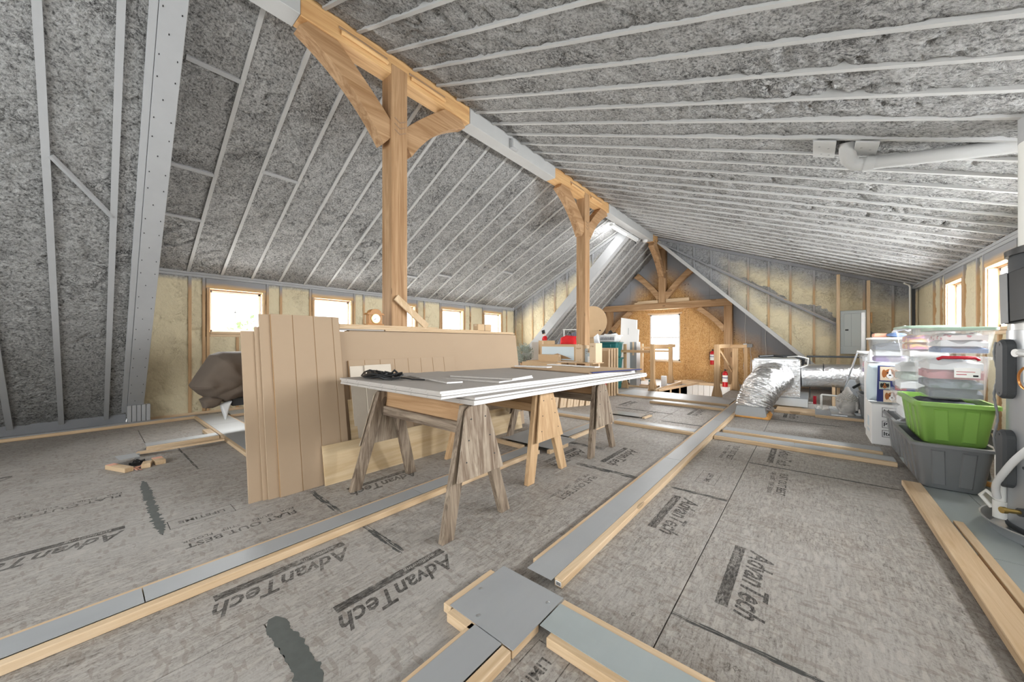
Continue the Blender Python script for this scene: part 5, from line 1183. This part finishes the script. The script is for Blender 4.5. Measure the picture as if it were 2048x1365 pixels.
# stone head statue
sh_ = thing('stone_head', 'white stone head statue with curled hair and topknot', 'statue', (.42, 7.2, .042))
c = Vector((.42, 7.22, .205))
MB().lathe([(.10, 0), (.085, .02), (.06, .05), (.058, .10)], (.42, 7.23, .042), 20).build('neck', 'stone_white', sh_, smooth=True)
def headfn(u, v):
    a = 2 * math.pi * u; b_ = math.pi * v; d = Vector((math.sin(b_) * math.cos(a), math.sin(b_) * math.sin(a), -math.cos(b_)))
    r_ = Vector((.125 * d.x, .125 * d.y, .155 * d.z)); fx = max(0, -d.y * .6 - d.x * .75)           # face looks left and towards the camera
    fd = Vector((-.60, -.80, 0)); f_ = max(0, d.dot(fd)); sd = abs(d.cross(fd).z)
    k = 0
    if f_ > .5:
        k += .050 * math.exp(-(sd / .13) ** 2) * math.exp(-((d.z + .14) / .20) ** 2) + .016 * math.exp(-((sd - .30) / .20) ** 2) * math.exp(-((d.z - .30) / .06) ** 2)      # nose
        k -= .030 * math.exp(-((sd - .34) / .16) ** 2) * math.exp(-((d.z - .10) / .13) ** 2) - .020 * math.exp(-((sd - .34) / .10) ** 2) * math.exp(-((d.z - .08) / .05) ** 2)  # eye hollows
        k += .024 * math.exp(-(sd / .22) ** 2) * (math.exp(-((d.z + .46) / .045) ** 2) + math.exp(-((d.z + .58) / .045) ** 2))     # lips
        k += .014 * math.exp(-(sd / .25) ** 2) * math.exp(-((d.z + .80) / .14) ** 2)     # chin
    return c + r_ + d * k
MB().grid(headfn, 120, 90).build('face', 'stone_white', sh_, smooth=True)
hc = MB(); ga = math.pi * (3 - math.sqrt(5))
for i in range(260):
    z = 1 - i / 260 * 1.25; rr_ = math.sqrt(max(0, 1 - z * z)); a = i * ga; d = Vector((rr_ * math.cos(a), rr_ * math.sin(a), z))
    if z < .36 and d.dot(Vector((-.60, -.80, 0))) > .10: continue
    hc.ball(c + Vector((.128 * d.x, .128 * d.y, .158 * d.z)), .013, .013, .013, 7, 5)
hc.build('curled_hair', 'stone_white', sh_, smooth=True, kind='stuff')
MB().lathe([(.055, 0), (.058, .03), (.035, .06), (.02, .10), (.001, .115)], (.425, 7.22, .345), 16).build('topknot', 'stone_white', sh_, smooth=True)
for s_ in (-1, 1):
    e = c + Vector((-.80, .60, 0)) * s_ * .125; MB().tube([e + Vector((0, 0, .045)), e + Vector((.005, 0, .0)), e + Vector((0, 0, -.08))], [.014, .020, .013], 8).build('ear', 'stone_white', sh_, smooth=True)
t = thing('grey_machine_part', 'grey metal bracket thing behind the stone head', 'hardware', (.5, 7.75, 0)); MB().prism([(.36, 7.75, .06), (.62, 7.75, .06), (.60, 7.75, .34), (.54, 7.75, .52), (.48, 7.75, .52), (.42, 7.75, .36)], (0, .05, 0)).build('plate', 'heater_grey', t, bev=.004)
MB().box(.40, .58, 7.72, 7.84, .001, .06).build('base', 'dark_grey_plastic', t, bev=.004); MB().tube([(.52, 7.72, .40), (.60, 7.68, .47), (.66, 7.68, .47)], .02, 8).build('handle', 'black_plastic', t, smooth=True)
tag(MB().bar((.44, 8.0, .35), (.60, 8.05, .98), .018, .018).build('slanting_rod', 'galvanised'), 'slanting grey rod beside the slender post', 'rod')
MB().bar((.44, 8.0, 0), (.44, 8.0, .36), .018, .018, (1, 0, 0)).build('rod_foot', 'galvanised', COL.objects['slanting_rod'])

# ================================================================== PVC PIPE UNDER THE RIGHT CEILING
zc_ = lambda x, o=.0: zr(x) - o
pv = thing('ceiling_pipe', 'grey painted plastic pipe with an elbow under the right ceiling', 'pipe', (.4, 4.1, 2.6))
P = [(.232, 3.92, zc_(.232, -.03)), (.232, 3.95, zc_(.232, .035)), (.245, 3.99, zc_(.245, .085)), (.28, 4.02, zc_(.28, .105)), (.36, 4.02, zc_(.36, .10))]
MB().tube(P, .052, 16).build('elbow', 'grey_paint_light', pv, smooth=True); MB().tube([(.34, 4.02, zc_(.34, .10)), (.40, 4.02, zc_(.40, .095))], .058, 16).build('collar', 'grey_paint_light', pv, smooth=True)
MB().tube([(.36, 4.02, zc_(.36, .098)), (.95, 3.86, zc_(.95, .02)), (1.1, 3.82, zc_(1.1, -.01))], .047, 16).build('pipe', 'grey_paint_light', pv, smooth=True)
for i, (xa, xb, lb) in enumerate(((.02, .16, 'left grey nailing plate beside the ceiling pipe elbow'), (.27, .40, 'right grey nailing plate beside the ceiling pipe elbow'))):
    t = thing('nailing_plate', lb, 'plate', ((xa + xb) / 2, 3.9, zc_(xa)))
    MB().prism([(xa, 3.78, zc_(xa, .02)), (xb, 3.78, zc_(xb, .02)), (xb, 3.78, zc_(xb, .032)), (xa, 3.78, zc_(xa, .032))], (0, .32, 0)).build('plate', 'grey_paint_light', t, bev=.001)
    for (u, v) in ((.3, .3), (.7, .4), (.4, .75), (.75, .8)): x = xa + (xb - xa) * u; MB().bar((x - .008, 3.78 + .32 * v, zc_(x, .0335)), (x + .008, 3.785 + .32 * v, zc_(x, .0335)), .003, .001).build('nail_mark', 'dark_grey_plastic', t)

# ================================================================== TOTES AND BOXES ON THE RIGHT
G = 'storage containers stacked by the right wall'
tub('grey_tote', 'open grey tote nearest the camera, at the bottom of the right stack', 'tote', .785, 4.31, .041, .30, .62, .38, .72, .34, 'grey_plastic', ribs=3, group=G, rim=.02)
tub('grey_tote', 'grey tote second from the camera, partly behind the nearest one', 'tote', .82, 5.18, .001, .32, .60, .40, .70, .38, 'grey_plastic', ribs=3, group=G, rim=.02)
tub('green_tote', 'bright green open tote standing in the nearest grey tote', 'tote', .82, 4.42, .345, .31, .62, .38, .72, .325, 'green_plastic', ribs=3, group=G, rim=.018, rim_h=.03)
def clothes(label, cx, cy, z0, w_, d_, h, mat, n, name='folded_clothes', cat='clothes', layers=None):
    t = thing(name, label, cat, (cx, cy, z0)); k = len(layers or [mat]); z = z0
    for i, mt in enumerate(layers or [mat]):
        hh = h / k; rnd_ = random.Random(n * 7 + i); nu, nv = 16, 16
        def fn(u, v, top, z=z, hh=hh, i=i):
            x = cx + (u - .5) * w_; y = cy + (v - .5) * d_; e = min(1, 5 * min(u, 1 - u, v, 1 - v) + .2)
            return (x, y, z + (hh * (.55 + .45 * e) + .028 * noise.noise(Vector((x * 13, y * 13, n + i)))) * top + .002 * (1 - top))
        m = MB().grid(lambda u, v: fn(u, v, 1), nu, nv).grid(lambda u, v: fn(1 - u, v, 0), nu, nv)
        # close the sides
        B_ = (nu + 1) * (nv + 1)
        for j in range(nv):
            a, b_ = j * (nu + 1), (j + 1) * (nu + 1); m.f.append((a, b_, B_ + b_ + nu, B_ + a + nu)); a2, b2 = a + nu, b_ + nu; m.f.append((b2, a2, B_ + a, B_ + b_))
        for i_ in range(nu):
            m.f.append((i_ + 1, i_, B_ + nu - i_, B_ + nu - i_ - 1)); o_ = nv * (nu + 1); m.f.append((o_ + i_, o_ + i_ + 1, B_ + o_ + nu - i_ - 1, B_ + o_ + nu - i_))
        m.build('layer', mt, t, smooth=True); z += hh * .98
    return t
clothes('dark bedding filling the green tote', .82, 4.42, .37, .29, .58, .29, None, 1, layers=['grey_cloth', 'blue_cloth', 'grey_cloth'])
clothes('brown bedding filling the nearest grey tote', .785, 4.31, .06, .27, .56, .27, None, 31, layers=['mdf_groove', 'grey_cloth'])
clothes('grey linen in the second grey tote', .82, 5.18, .02, .28, .56, .33, None, 41, layers=['grey_cloth', 'white_cloth'])
c1 = tub('clear_bin', 'clear bin with a red handle full of dark clothes, on the green tote', 'bin', .855, 4.45, .675, .29, .40, .33, .44, .335, 'clear_plastic', group=G, handle='red_plastic', rim=.01)
clothes('dark and pink clothes inside the clear bin with the red handle', .855, 4.45, .69, .265, .37, .29, None, 2, layers=['grey_cloth', 'mixed_clothes', 'pink_cloth', 'white_cloth'])
lb_ = box(.84, .965, 4.228, 4.2295, .85, .925).build('printed_label', 'paper_white', c1); 
MB().box(.85, .94, 4.2270, 4.2278, .893, .897).box(.85, .90, 4.2270, 4.2278, .872, .877).build('label_text_lines', 'red_plastic', lb_); MB().box(.93, .955, 4.2270, 4.2278, .86, .872).build('label_barcode', 'black_plastic', lb_)
c2 = tub('clear_bin', 'clear bin with a pale green lid and spotted cloth, on the red-handled bin', 'bin', .90, 4.47, 1.022, .25, .40, .30, .46, .20, 'clear_plastic', lid='green_lid', group=G, rim=.008)
clothes('pink spotted cloth in the green-lidded bin nearest the camera', .90, 4.47, 1.035, .23, .36, .15, None, 3, layers=['blue_cloth', 'white_cloth', 'spotted_cloth'])
tub('clear_bin', 'small clear bin of papers behind the red-handled bin', 'bin', .80, 5.25, .655, .28, .34, .34, .40, .31, 'clear_plastic', group=G, rim=.01)
clothes('pale papers in the small clear bin behind the red-handled bin', .80, 5.25, .67, .24, .30, .25, None, 5, 'papers', 'papers', layers=['white_cloth', 'foliage_frosted', 'white_cloth'])
tub('clear_bin', 'clear tapered bin standing in the second grey tote', 'bin', .80, 5.20, .375, .27, .40, .33, .46, .275, 'clear_plastic', group=G, rim=.012)
clothes('white paper stack in the clear tapered bin', .80, 5.20, .39, .23, .34, .22, None, 6, 'papers', 'papers', layers=['white_cloth', 'paper_white'])
tub('clear_bin', 'clear bin with a green lid and coloured paper, second from the camera', 'bin', .83, 5.10, .968, .25, .40, .32, .50, .29, 'clear_plastic', lid='green_lid', group=G, rim=.01)
clothes('coloured craft paper in the second green-lidded bin', .83, 5.10, .985, .23, .36, .20, None, 7, 'papers', 'papers', layers=['paper_white', 'mixed_paper', 'mixed_paper'])
# white cartons, pet food bag and the rear bins
wb_ = carton('white moving carton printed with form fields, under the pet food bag', .52, .95, 5.535, 6.08, .001, .44, 'paper_white', tape=False)
wf = frame((1, 0, 0), (0, 0, 1))
for z, tt in ((.355, 'Name'), (.225, 'Phone'), (.125, 'Items')):
    a = MB(); x0, x1, h2 = .60, .93, (.05 if tt == 'Name' else .036)
    a.box(x0, x1, 5.5335, 5.5345, z - h2, z - h2 + .004).box(x0, x1, 5.5335, 5.5345, z + h2, z + h2 + .004).box(x0, x0 + .004, 5.5335, 5.5345, z - h2, z + h2); a.build('printed_box', 'black_plastic', wb_)
    text('printed_lettering', tt, 'black_plastic', wb_, (.61, 5.5330, z + (.012 if tt == 'Name' else 0)), wf, .058, bold=.001, align='LEFT')
MB().box(.5188, .5198, 5.72, 5.90, .10, .13).box(.5188, .5198, 5.74, 5.88, .16, .27).build('pale_blue_print', 'pale_blue', wb_)
pf = thing('pet_food_bag', 'plump white and navy bag with dog pictures on the white carton', 'bag', (.66, 5.75, .442))
pillow([(.50, .46), (.49, .66), (.505, .86), (.62, .89), (.84, .88), (.86, .66), (.85, .46), (.68, .445)], 5.72, .11, 'pale_blue', 'bag_body', pf, .012, axis='y', rings=8, seed=2)
yb = 5.584
MB().prism([(.565, yb, .465), (.85, yb, .465), (.85, yb, .86), (.575, yb, .86)], (0, .03, 0)).build('navy_front', 'navy', pf, bev=.004)
def dog(x, z, s_, mat, bgm, muz):
    y = yb - .001; MB().box(x - s_, x + s_, y - .002, y + .001, z - s_, z + s_).build('picture_panel', bgm, pf)
    E_ = lambda cx, cz, rx, rz_, mt, dy: MB().lathe([(1, 0), (1, .0012)], (0, 0, 0), 20, axis='y', sx=rx * s_, sy=rz_ * s_)
    for (cx, cz, rx, rz_, mt, dy) in ((0, 0, .55, .7, mat, .0035), (-.6, 0, .22, .6, mat, .0030), (.6, 0, .22, .6, mat, .0030), (0, -.1, .16, .75, muz, .005), (0, -.32, .36, .34, muz, .006), (0, -.2, .14, .1, 'black_plastic', .0075), (-.26, .15, .09, .09, 'black_plastic', .0075), (.26, .15, .09, .09, 'black_plastic', .0075)):
        m = E_(cx, cz, rx, rz_, mt, dy); m.v = [v + Vector((x + cx * s_, y - dy, z + cz * s_)) for v in m.v]; m.build('dog_picture', mt, pf)
dog(.665, .775, .075, 'dog_brown', 'dog_cream', 'paper_white'); dog(.625, .645, .042, 'dog_black', 'foliage_frosted', 'dog_brown'); dog(.745, .645, .042, 'dog_brown', 'red_plastic', 'dog_cream'); dog(.68, .53, .065, 'dog_brown', 'dog_cream', 'paper_white')
carton('plain white carton behind the pet food bag', .55, .92, 6.12, 6.6, .001, .86, 'drywall_edge', tape=False)
tub('clear_bin', 'white-lidded clear bin behind the second green-lidded bin', 'bin', .74, 6.32, .863, .28, .38, .33, .44, .30, 'clear_plastic', lid='white_plastic', group=G, rim=.012)
clothes('silver and purple contents of the white-lidded bin', .74, 6.32, .88, .25, .34, .22, None, 8, layers=['purple_cloth', 'white_cloth', 'grey_cloth'])
t = thing('orange_item', 'coral plastic item on the white-lidded bin', 'item', (.68, 6.25, 1.18)); box(.60, .72, 6.2, 6.38, 1.177, 1.225).build('case', 'orange_paper', t, bev=.01)
t = thing('blue_pouch', 'blue and white pouch on the white-lidded bin', 'pouch', (.78, 6.25, 1.18)); MB().ball((.79, 6.20, 1.205), .085, .08, .026).build('pouch', 'blue_cloth', t, smooth=True)
t = thing('white_cloth', 'white cloth draped over the blue pouch', 'cloth', (.84, 6.25, 1.22)); MB().tube([(.76, 6.22, 1.23), (.80, 6.2, 1.27), (.86, 6.2, 1.29), (.9, 6.2, 1.25)], [.012, .025, .028, .015], 8).build('cloth', 'white_cloth', t, smooth=True)
tub('grey_tote', 'small grey tote at the bottom of the rear stack beside the stone head', 'tote', .70, 7.05, .042, .26, .40, .33, .46, .36, 'grey_plastic', ribs=2, group=G, rim=.014)
tub('clear_bin', 'lower clear bin of the rear stack, empty looking', 'bin', .70, 7.05, .41, .26, .38, .32, .44, .26, 'clear_plastic', group=G, rim=.012)
clothes('white things in the lower clear bin of the rear stack', .70, 7.05, .43, .2, .3, .16, None, 11, layers=['white_cloth'])
tub('clear_bin', 'upper clear bin with a white lid and pink and purple cloth, rear stack', 'bin', .70, 7.05, .676, .26, .38, .32, .44, .30, 'clear_plastic', lid='white_plastic', group=G, rim=.012)
clothes('pink and purple cloth in the upper rear bin', .70, 7.05, .69, .23, .34, .24, None, 12, layers=['purple_cloth', 'pink_cloth', 'white_cloth'])
t = thing('dark_coat', 'dark coat heaped behind the white-lidded bin', 'clothes', (1.0, 7.2, 0)); pillow([(.78, 0), (.80, 1.0), (.95, 1.14), (1.05, .95), (1.05, 0)], 7.6, .12, 'grey_cloth', 'coat', t, .04, axis='y', seed=5)
tag(MB().tube([(.875, 6.78, 1.0), (.835, 6.77, .985), (.83, 6.77, .94)], .008, 6).build('red_strap', 'red_plastic', smooth=True), 'small red strap hanging beside the upper rear bin', 'strap')
tag(MB().lathe([(.028, 0), (.03, .05), (.02, .12), (.001, .16)], (.62, 6.70, .865), 12).build('white_bundle', 'white_cloth', smooth=True), 'white wrapped bundle left of the white-lidded bin', 'bundle')
tag(box(.585, .80, 6.61, 6.82, .001, .863).build('tall_grey_carton', 'heater_grey', bev=.004), 'tall grey carton under the white bundle', 'box')

# ================================================================== WATER HEATER
hx, hy = 1.14, 3.36
wh = thing('water_heater', 'tall grey water heater with black handles at the right edge', 'water heater', (hx, hy, .06))
pan = thing('drain_pan', 'round grey drain pan under the water heater', 'pan', (hx, hy, .041))
MB().lathe([(.33, 0), (.365, .07), (.372, .072), (.372, .064), (.36, .058), (.335, .008), (.001, .006)], (hx, hy, .041), 48).build('pan_body', 'heater_grey', pan, smooth=True)
r_ = .275
MB().lathe([(r_ - .01, 0), (r_, .02), (r_, 1.12), (r_, 1.13)], (hx, hy, .055), 48).build('tank', 'heater_grey', wh, smooth=True)
MB().lathe([(r_ + .004, 0), (r_ + .004, .03)], (hx, hy, .075), 48).build('base_ring', 'dark_grey_plastic', wh, smooth=True)
MB().lathe([(r_ - .004, 0), (r_ - .004, .11)], (hx, hy, 1.186), 48).build('clear_band', 'milky_hose', wh, smooth=True)
MB().lathe([(r_ - .006, 0), (r_ - .006, .30), (r_ - .01, .31)], (hx, hy, 1.297), 48).build('upper_housing', 'dark_grey_plastic', wh, smooth=True)
MB().lathe([(r_ + .006, 0), (r_ + .008, .03), (r_ - .02, .045), (r_ - .09, .055), (r_ - .09, .085), (r_ - .14, .09)], (hx, hy, 1.607), 48).build('top_cap', 'black_plastic', wh, smooth=True)
def onC(ang, z, off=0): a = R(ang); return Vector((hx + (r_ + off) * math.cos(a), hy + (r_ + off) * math.sin(a), z))
A0 = 190                                    # left silhouette is near 166 deg, camera side near 250
def hnd(ang, z0, z1):
    c_, s_ = math.cos(R(ang)), math.sin(R(ang)); rt = Vector((-s_, c_, 0)); poly = []
    w2 = .045
    for k in range(9): a = math.pi * k / 8; poly.append(onC(ang, z1 - w2 + w2 * math.sin(a)) + rt * w2 * math.cos(a))
    for k in range(9): a = math.pi + math.pi * k / 8; poly.append(onC(ang, z0 + w2 + w2 * math.sin(a)) + rt * w2 * math.cos(a))
    poly = [p - Vector((c_, s_, 0)) * .012 for p in poly]
    o = MB().prism(poly, Vector((c_, s_, 0)) * .055).build('handle', 'dark_grey_plastic', wh, bev=.012)
    for z in (z0 + .03, z1 - .03): MB().tube([onC(ang, z, .043), onC(ang, z, .0445)], .006, 8).build('screw', 'black_plastic', o)
hnd(186, .80, 1.135); hnd(186, .30, .625)
# control box on the upper housing
c_, s_ = math.cos(R(184)), math.sin(R(184)); rt = Vector((-s_, c_, 0)); q = []
for w_, z in ((-.10, 1.24), (.055, 1.22), (.065, 1.50), (-.10, 1.53)): q.append(onC(196, z, -.03) + Vector((-.37 * w_, .93 * w_, 0)))
cb = MB().prism(q, Vector((-.055, -.03, 0))).build('control_box', 'black_plastic', wh, bev=.008)
q2 = [p + Vector((-.0565, -.031, 0)) + (Vector((0, 0, 0))) for p in q]; MB().prism([q2[1], q2[2], q2[2].lerp(q2[3], .28), q2[1].lerp(q2[0], .28)], (-.003, -.0015, 0)).build('grey_edge_panel', 'grey_plastic', cb, bev=.002)
# badge
aa = 214; c_, s_ = math.cos(R(aa)), math.sin(R(aa)); Rb = frame((s_ * -1, c_, 0), (0, 0, 1)) if False else frame((-(-s_) * -1 * -1, -c_, 0), (0, 0, 1))
right = Vector((s_ * -1, c_, 0)); right = Vector((-s_, c_, 0)); n_ = Vector((c_, s_, 0))
if right.cross(Vector((0, 0, 1))).dot(n_) < 0: right = -right
text('badge_number', '900', 'paper_white', wh, onC(aa, 1.235, .004), frame(right, (0, 0, 1)), .03)
ov = [onC(aa, 1.235, .003) + right * .045 * math.cos(k * math.pi / 12) + Vector((0, 0, .018 * math.sin(k * math.pi / 12))) for k in range(25)]
MB().tube(ov, .0012, 5).build('badge_ring', 'paper_white', wh)
def sm(pts, n=5):
    P_ = [pts[0]] + list(pts) + [pts[-1]]; out = []
    for i in range(1, len(P_) - 2):
        a, b_, c, d = P_[i - 1], P_[i], P_[i + 1], P_[i + 2]
        for k in range(n):
            t = k / n; out.append(.5 * ((2 * b_) + (c - a) * t + (2 * a - 5 * b_ + 4 * c - d) * t * t + (3 * b_ - a - 3 * c + d) * t ** 3))
    return out + [pts[-1]]
# hoses, valve, pipes
MB().tube([onC(206, .20, -.01), onC(206, .20, .03)], .022, 12).build('valve_flange', 'dark_grey_plastic', wh, smooth=True); MB().tube([onC(206, .20, .02), onC(206, .205, .09)], .012, 10).tube([onC(206, .205, .085), onC(206, .205, .105)], .017, 10).build('brass_drain_valve', 'brass', wh, smooth=True)
MB().tube(sm([onC(262, .86, .03), onC(246, .76, .04), onC(230, .66, .05), onC(212, .52, .055), onC(199, .41, .055), onC(184, .30, .05), onC(176, .22, .035)]), .016, 10).build('milky_hose', 'milky_hose', wh, smooth=True)
MB().tube([onC(172, .46, .02), onC(172, .16, .02)], .022, 12).build('white_drop_pipe', 'pvc_white', wh, smooth=True); MB().tube([onC(172, .20, .02), onC(172, .10, .02)], .030, 12).build('pipe_coupling', 'pvc_white', wh, smooth=True)
MB().tube([onC(170, .20, .03), onC(170, .24, .07), onC(165, .20, .09), onC(165, .14, .05)], .010, 8).build('pipe_clip', 'pvc_white', wh, smooth=True)
MB().tube([onC(168, 1.12 - .02 * k + 0, .035 + .006 * math.sin(k * .5)) for k in range(0, 34)], [.0045 + .002 * (k % 2) for k in range(34)], 8).build('corrugated_hose', 'grey_plastic', wh, smooth=True)
MB().tube(sm([onC(240, .90, .03), onC(226, .97, .045), onC(216, .99, .05), onC(209, .955, .045), onC(208, .90, .04), onC(214, .865, .04), onC(226, .87, .04), onC(240, .89, .03)]), .0055, 8).build('copper_loop', 'copper', wh, smooth=True)
MB().tube(sm([onC(234, .97, .03), onC(222, .93, .04), onC(219, .85, .04), onC(224, .78, .035), onC(236, .74, .03)]), .006, 8).build('red_wire', 'dog_brown', wh, smooth=True)
def wrap(a0, a1, z0, z1, off=.002):
    m = MB(); n = 8
    for i in range(n): p, q_ = a0 + (a1 - a0) * i / n, a0 + (a1 - a0) * (i + 1) / n; m.add([onC(p, z0, off), onC(q_, z0, off), onC(q_, z1, off), onC(p, z1, off)], [(0, 1, 2, 3)])
    return m
yl = wrap(207, 240, .62, .86).build('yellow_label', 'label_yellow', wh, solid=.001)
for k in range(7): wrap(209, 232, .83 - .03 * k, .832 - .03 * k, .0035).build('label_line', 'black_plastic', yl, solid=.0005)
MB().tube([onC(211, .78, .003), onC(211.5, .78, .0045)], .004, 6).build('label_spot', 'black_plastic', yl)
wrap(203, 213, .90, .99).build('small_white_label', 'paper_white', wh, solid=.001); MB().ball(onC(214, .17, .02), .022, .022, .015).build('blue_cap', 'blue_cloth', wh, smooth=True)
MB().tube(sm([onC(205, 1.06, .0), onC(206, 1.06, .03), onC(214, 1.055, .035), onC(226, 1.045, .035), onC(245, 1.03, .02)]), .013, 10).build('clear_fitting', 'milky_hose', wh, smooth=True); MB().tube([onC(203, 1.06, .0), onC(203, 1.06, .035)], .022, 12).build('white_fitting', 'white_plastic', wh, smooth=True)
MB().tube([onC(206, .44, .0), onC(206, .44, .012)], .009, 8).build('grey_knob', 'dark_grey_plastic', wh)
vp = thing('vent_pipe', 'thick pale vent pipe rising from the water heater to the ceiling', 'pipe', (1.035, 3.5, 1.69)); zt2 = zr(1.035) + .01
MB().tube([(1.035, 3.5, 1.60), (1.035, 3.5, zt2 - .12)], .098, 28).build('cream_pipe', 'pvc_white', vp, smooth=True); MB().tube([(1.035, 3.5, zt2 - .119), (1.035, 3.5, zt2 + .04)], .099, 28).build('painted_end', 'grey_paint', vp, smooth=True)
t = thing('orange_hose', 'orange hose pieces on the floor behind the grey tote', 'hose', (1.15, 4.1, .04)); MB().tube([(1.0, 4.3, .065), (1.1, 4.2, .06), (1.16, 4.05, .06), (1.26, 4.0, .06)], .02, 8).tube([(1.02, 4.2, .065), (1.12, 4.1, .08), (1.2, 4.15, .06)], .02, 8).build('hose', 'spray_foam_orange', t, smooth=True)
t = thing('grey_leg_stand', 'grey folding leg standing behind the nearest tote', 'stand', (1.08, 4.6, .04)); MB().bar((1.07, 4.55, .041), (1.04, 4.6, .40), .05, .03, (1, 0, 0)).bar((1.15, 4.5, .041), (1.08, 4.6, .40), .03, .03, (1, 0, 0)).build('legs', 'grey_plastic', t); box(1.0, 1.13, 4.57, 4.63, .40, .43).build('top', 'grey_plastic', t, bev=.005)
# trees outside the left windows
rnd = random.Random(2)
for i, (x, y, z, r_) in enumerate(((-14, .8, 1.2, 1.3), (-17, 4.5, .6, 1.7))):
    t = thing('tree', ['green tree outside seen through the first window', 'green tree outside further along the left wall'][i], 'tree', (x, y, -3))
    m = MB()
    for k in range(900):
        v = Vector((rnd.gauss(0, 1), rnd.gauss(0, 1), rnd.gauss(0, 1))).normalized() * r_ * rnd.uniform(.5, 1); c = Vector((x, y, z)) + v; a = Vector((rnd.uniform(-1, 1), rnd.uniform(-1, 1), rnd.uniform(-1, 1))).normalized() * .12; b_ = a.cross(Vector((.2, .5, .8))).normalized() * .07
        m.add([c - a, c + b_, c + a, c - b_], [(0, 1, 2, 3)])
    m.build('foliage', 'foliage_green', t, kind='stuff'); MB().tube([(x, y, -3), (x, y, z)], [.15, .08], 8).build('trunk', 'weathered_z', t)
for o in list(COL.objects):
    if o.type == 'MESH' and not o.data.polygons: bpy.data.objects.remove(o)
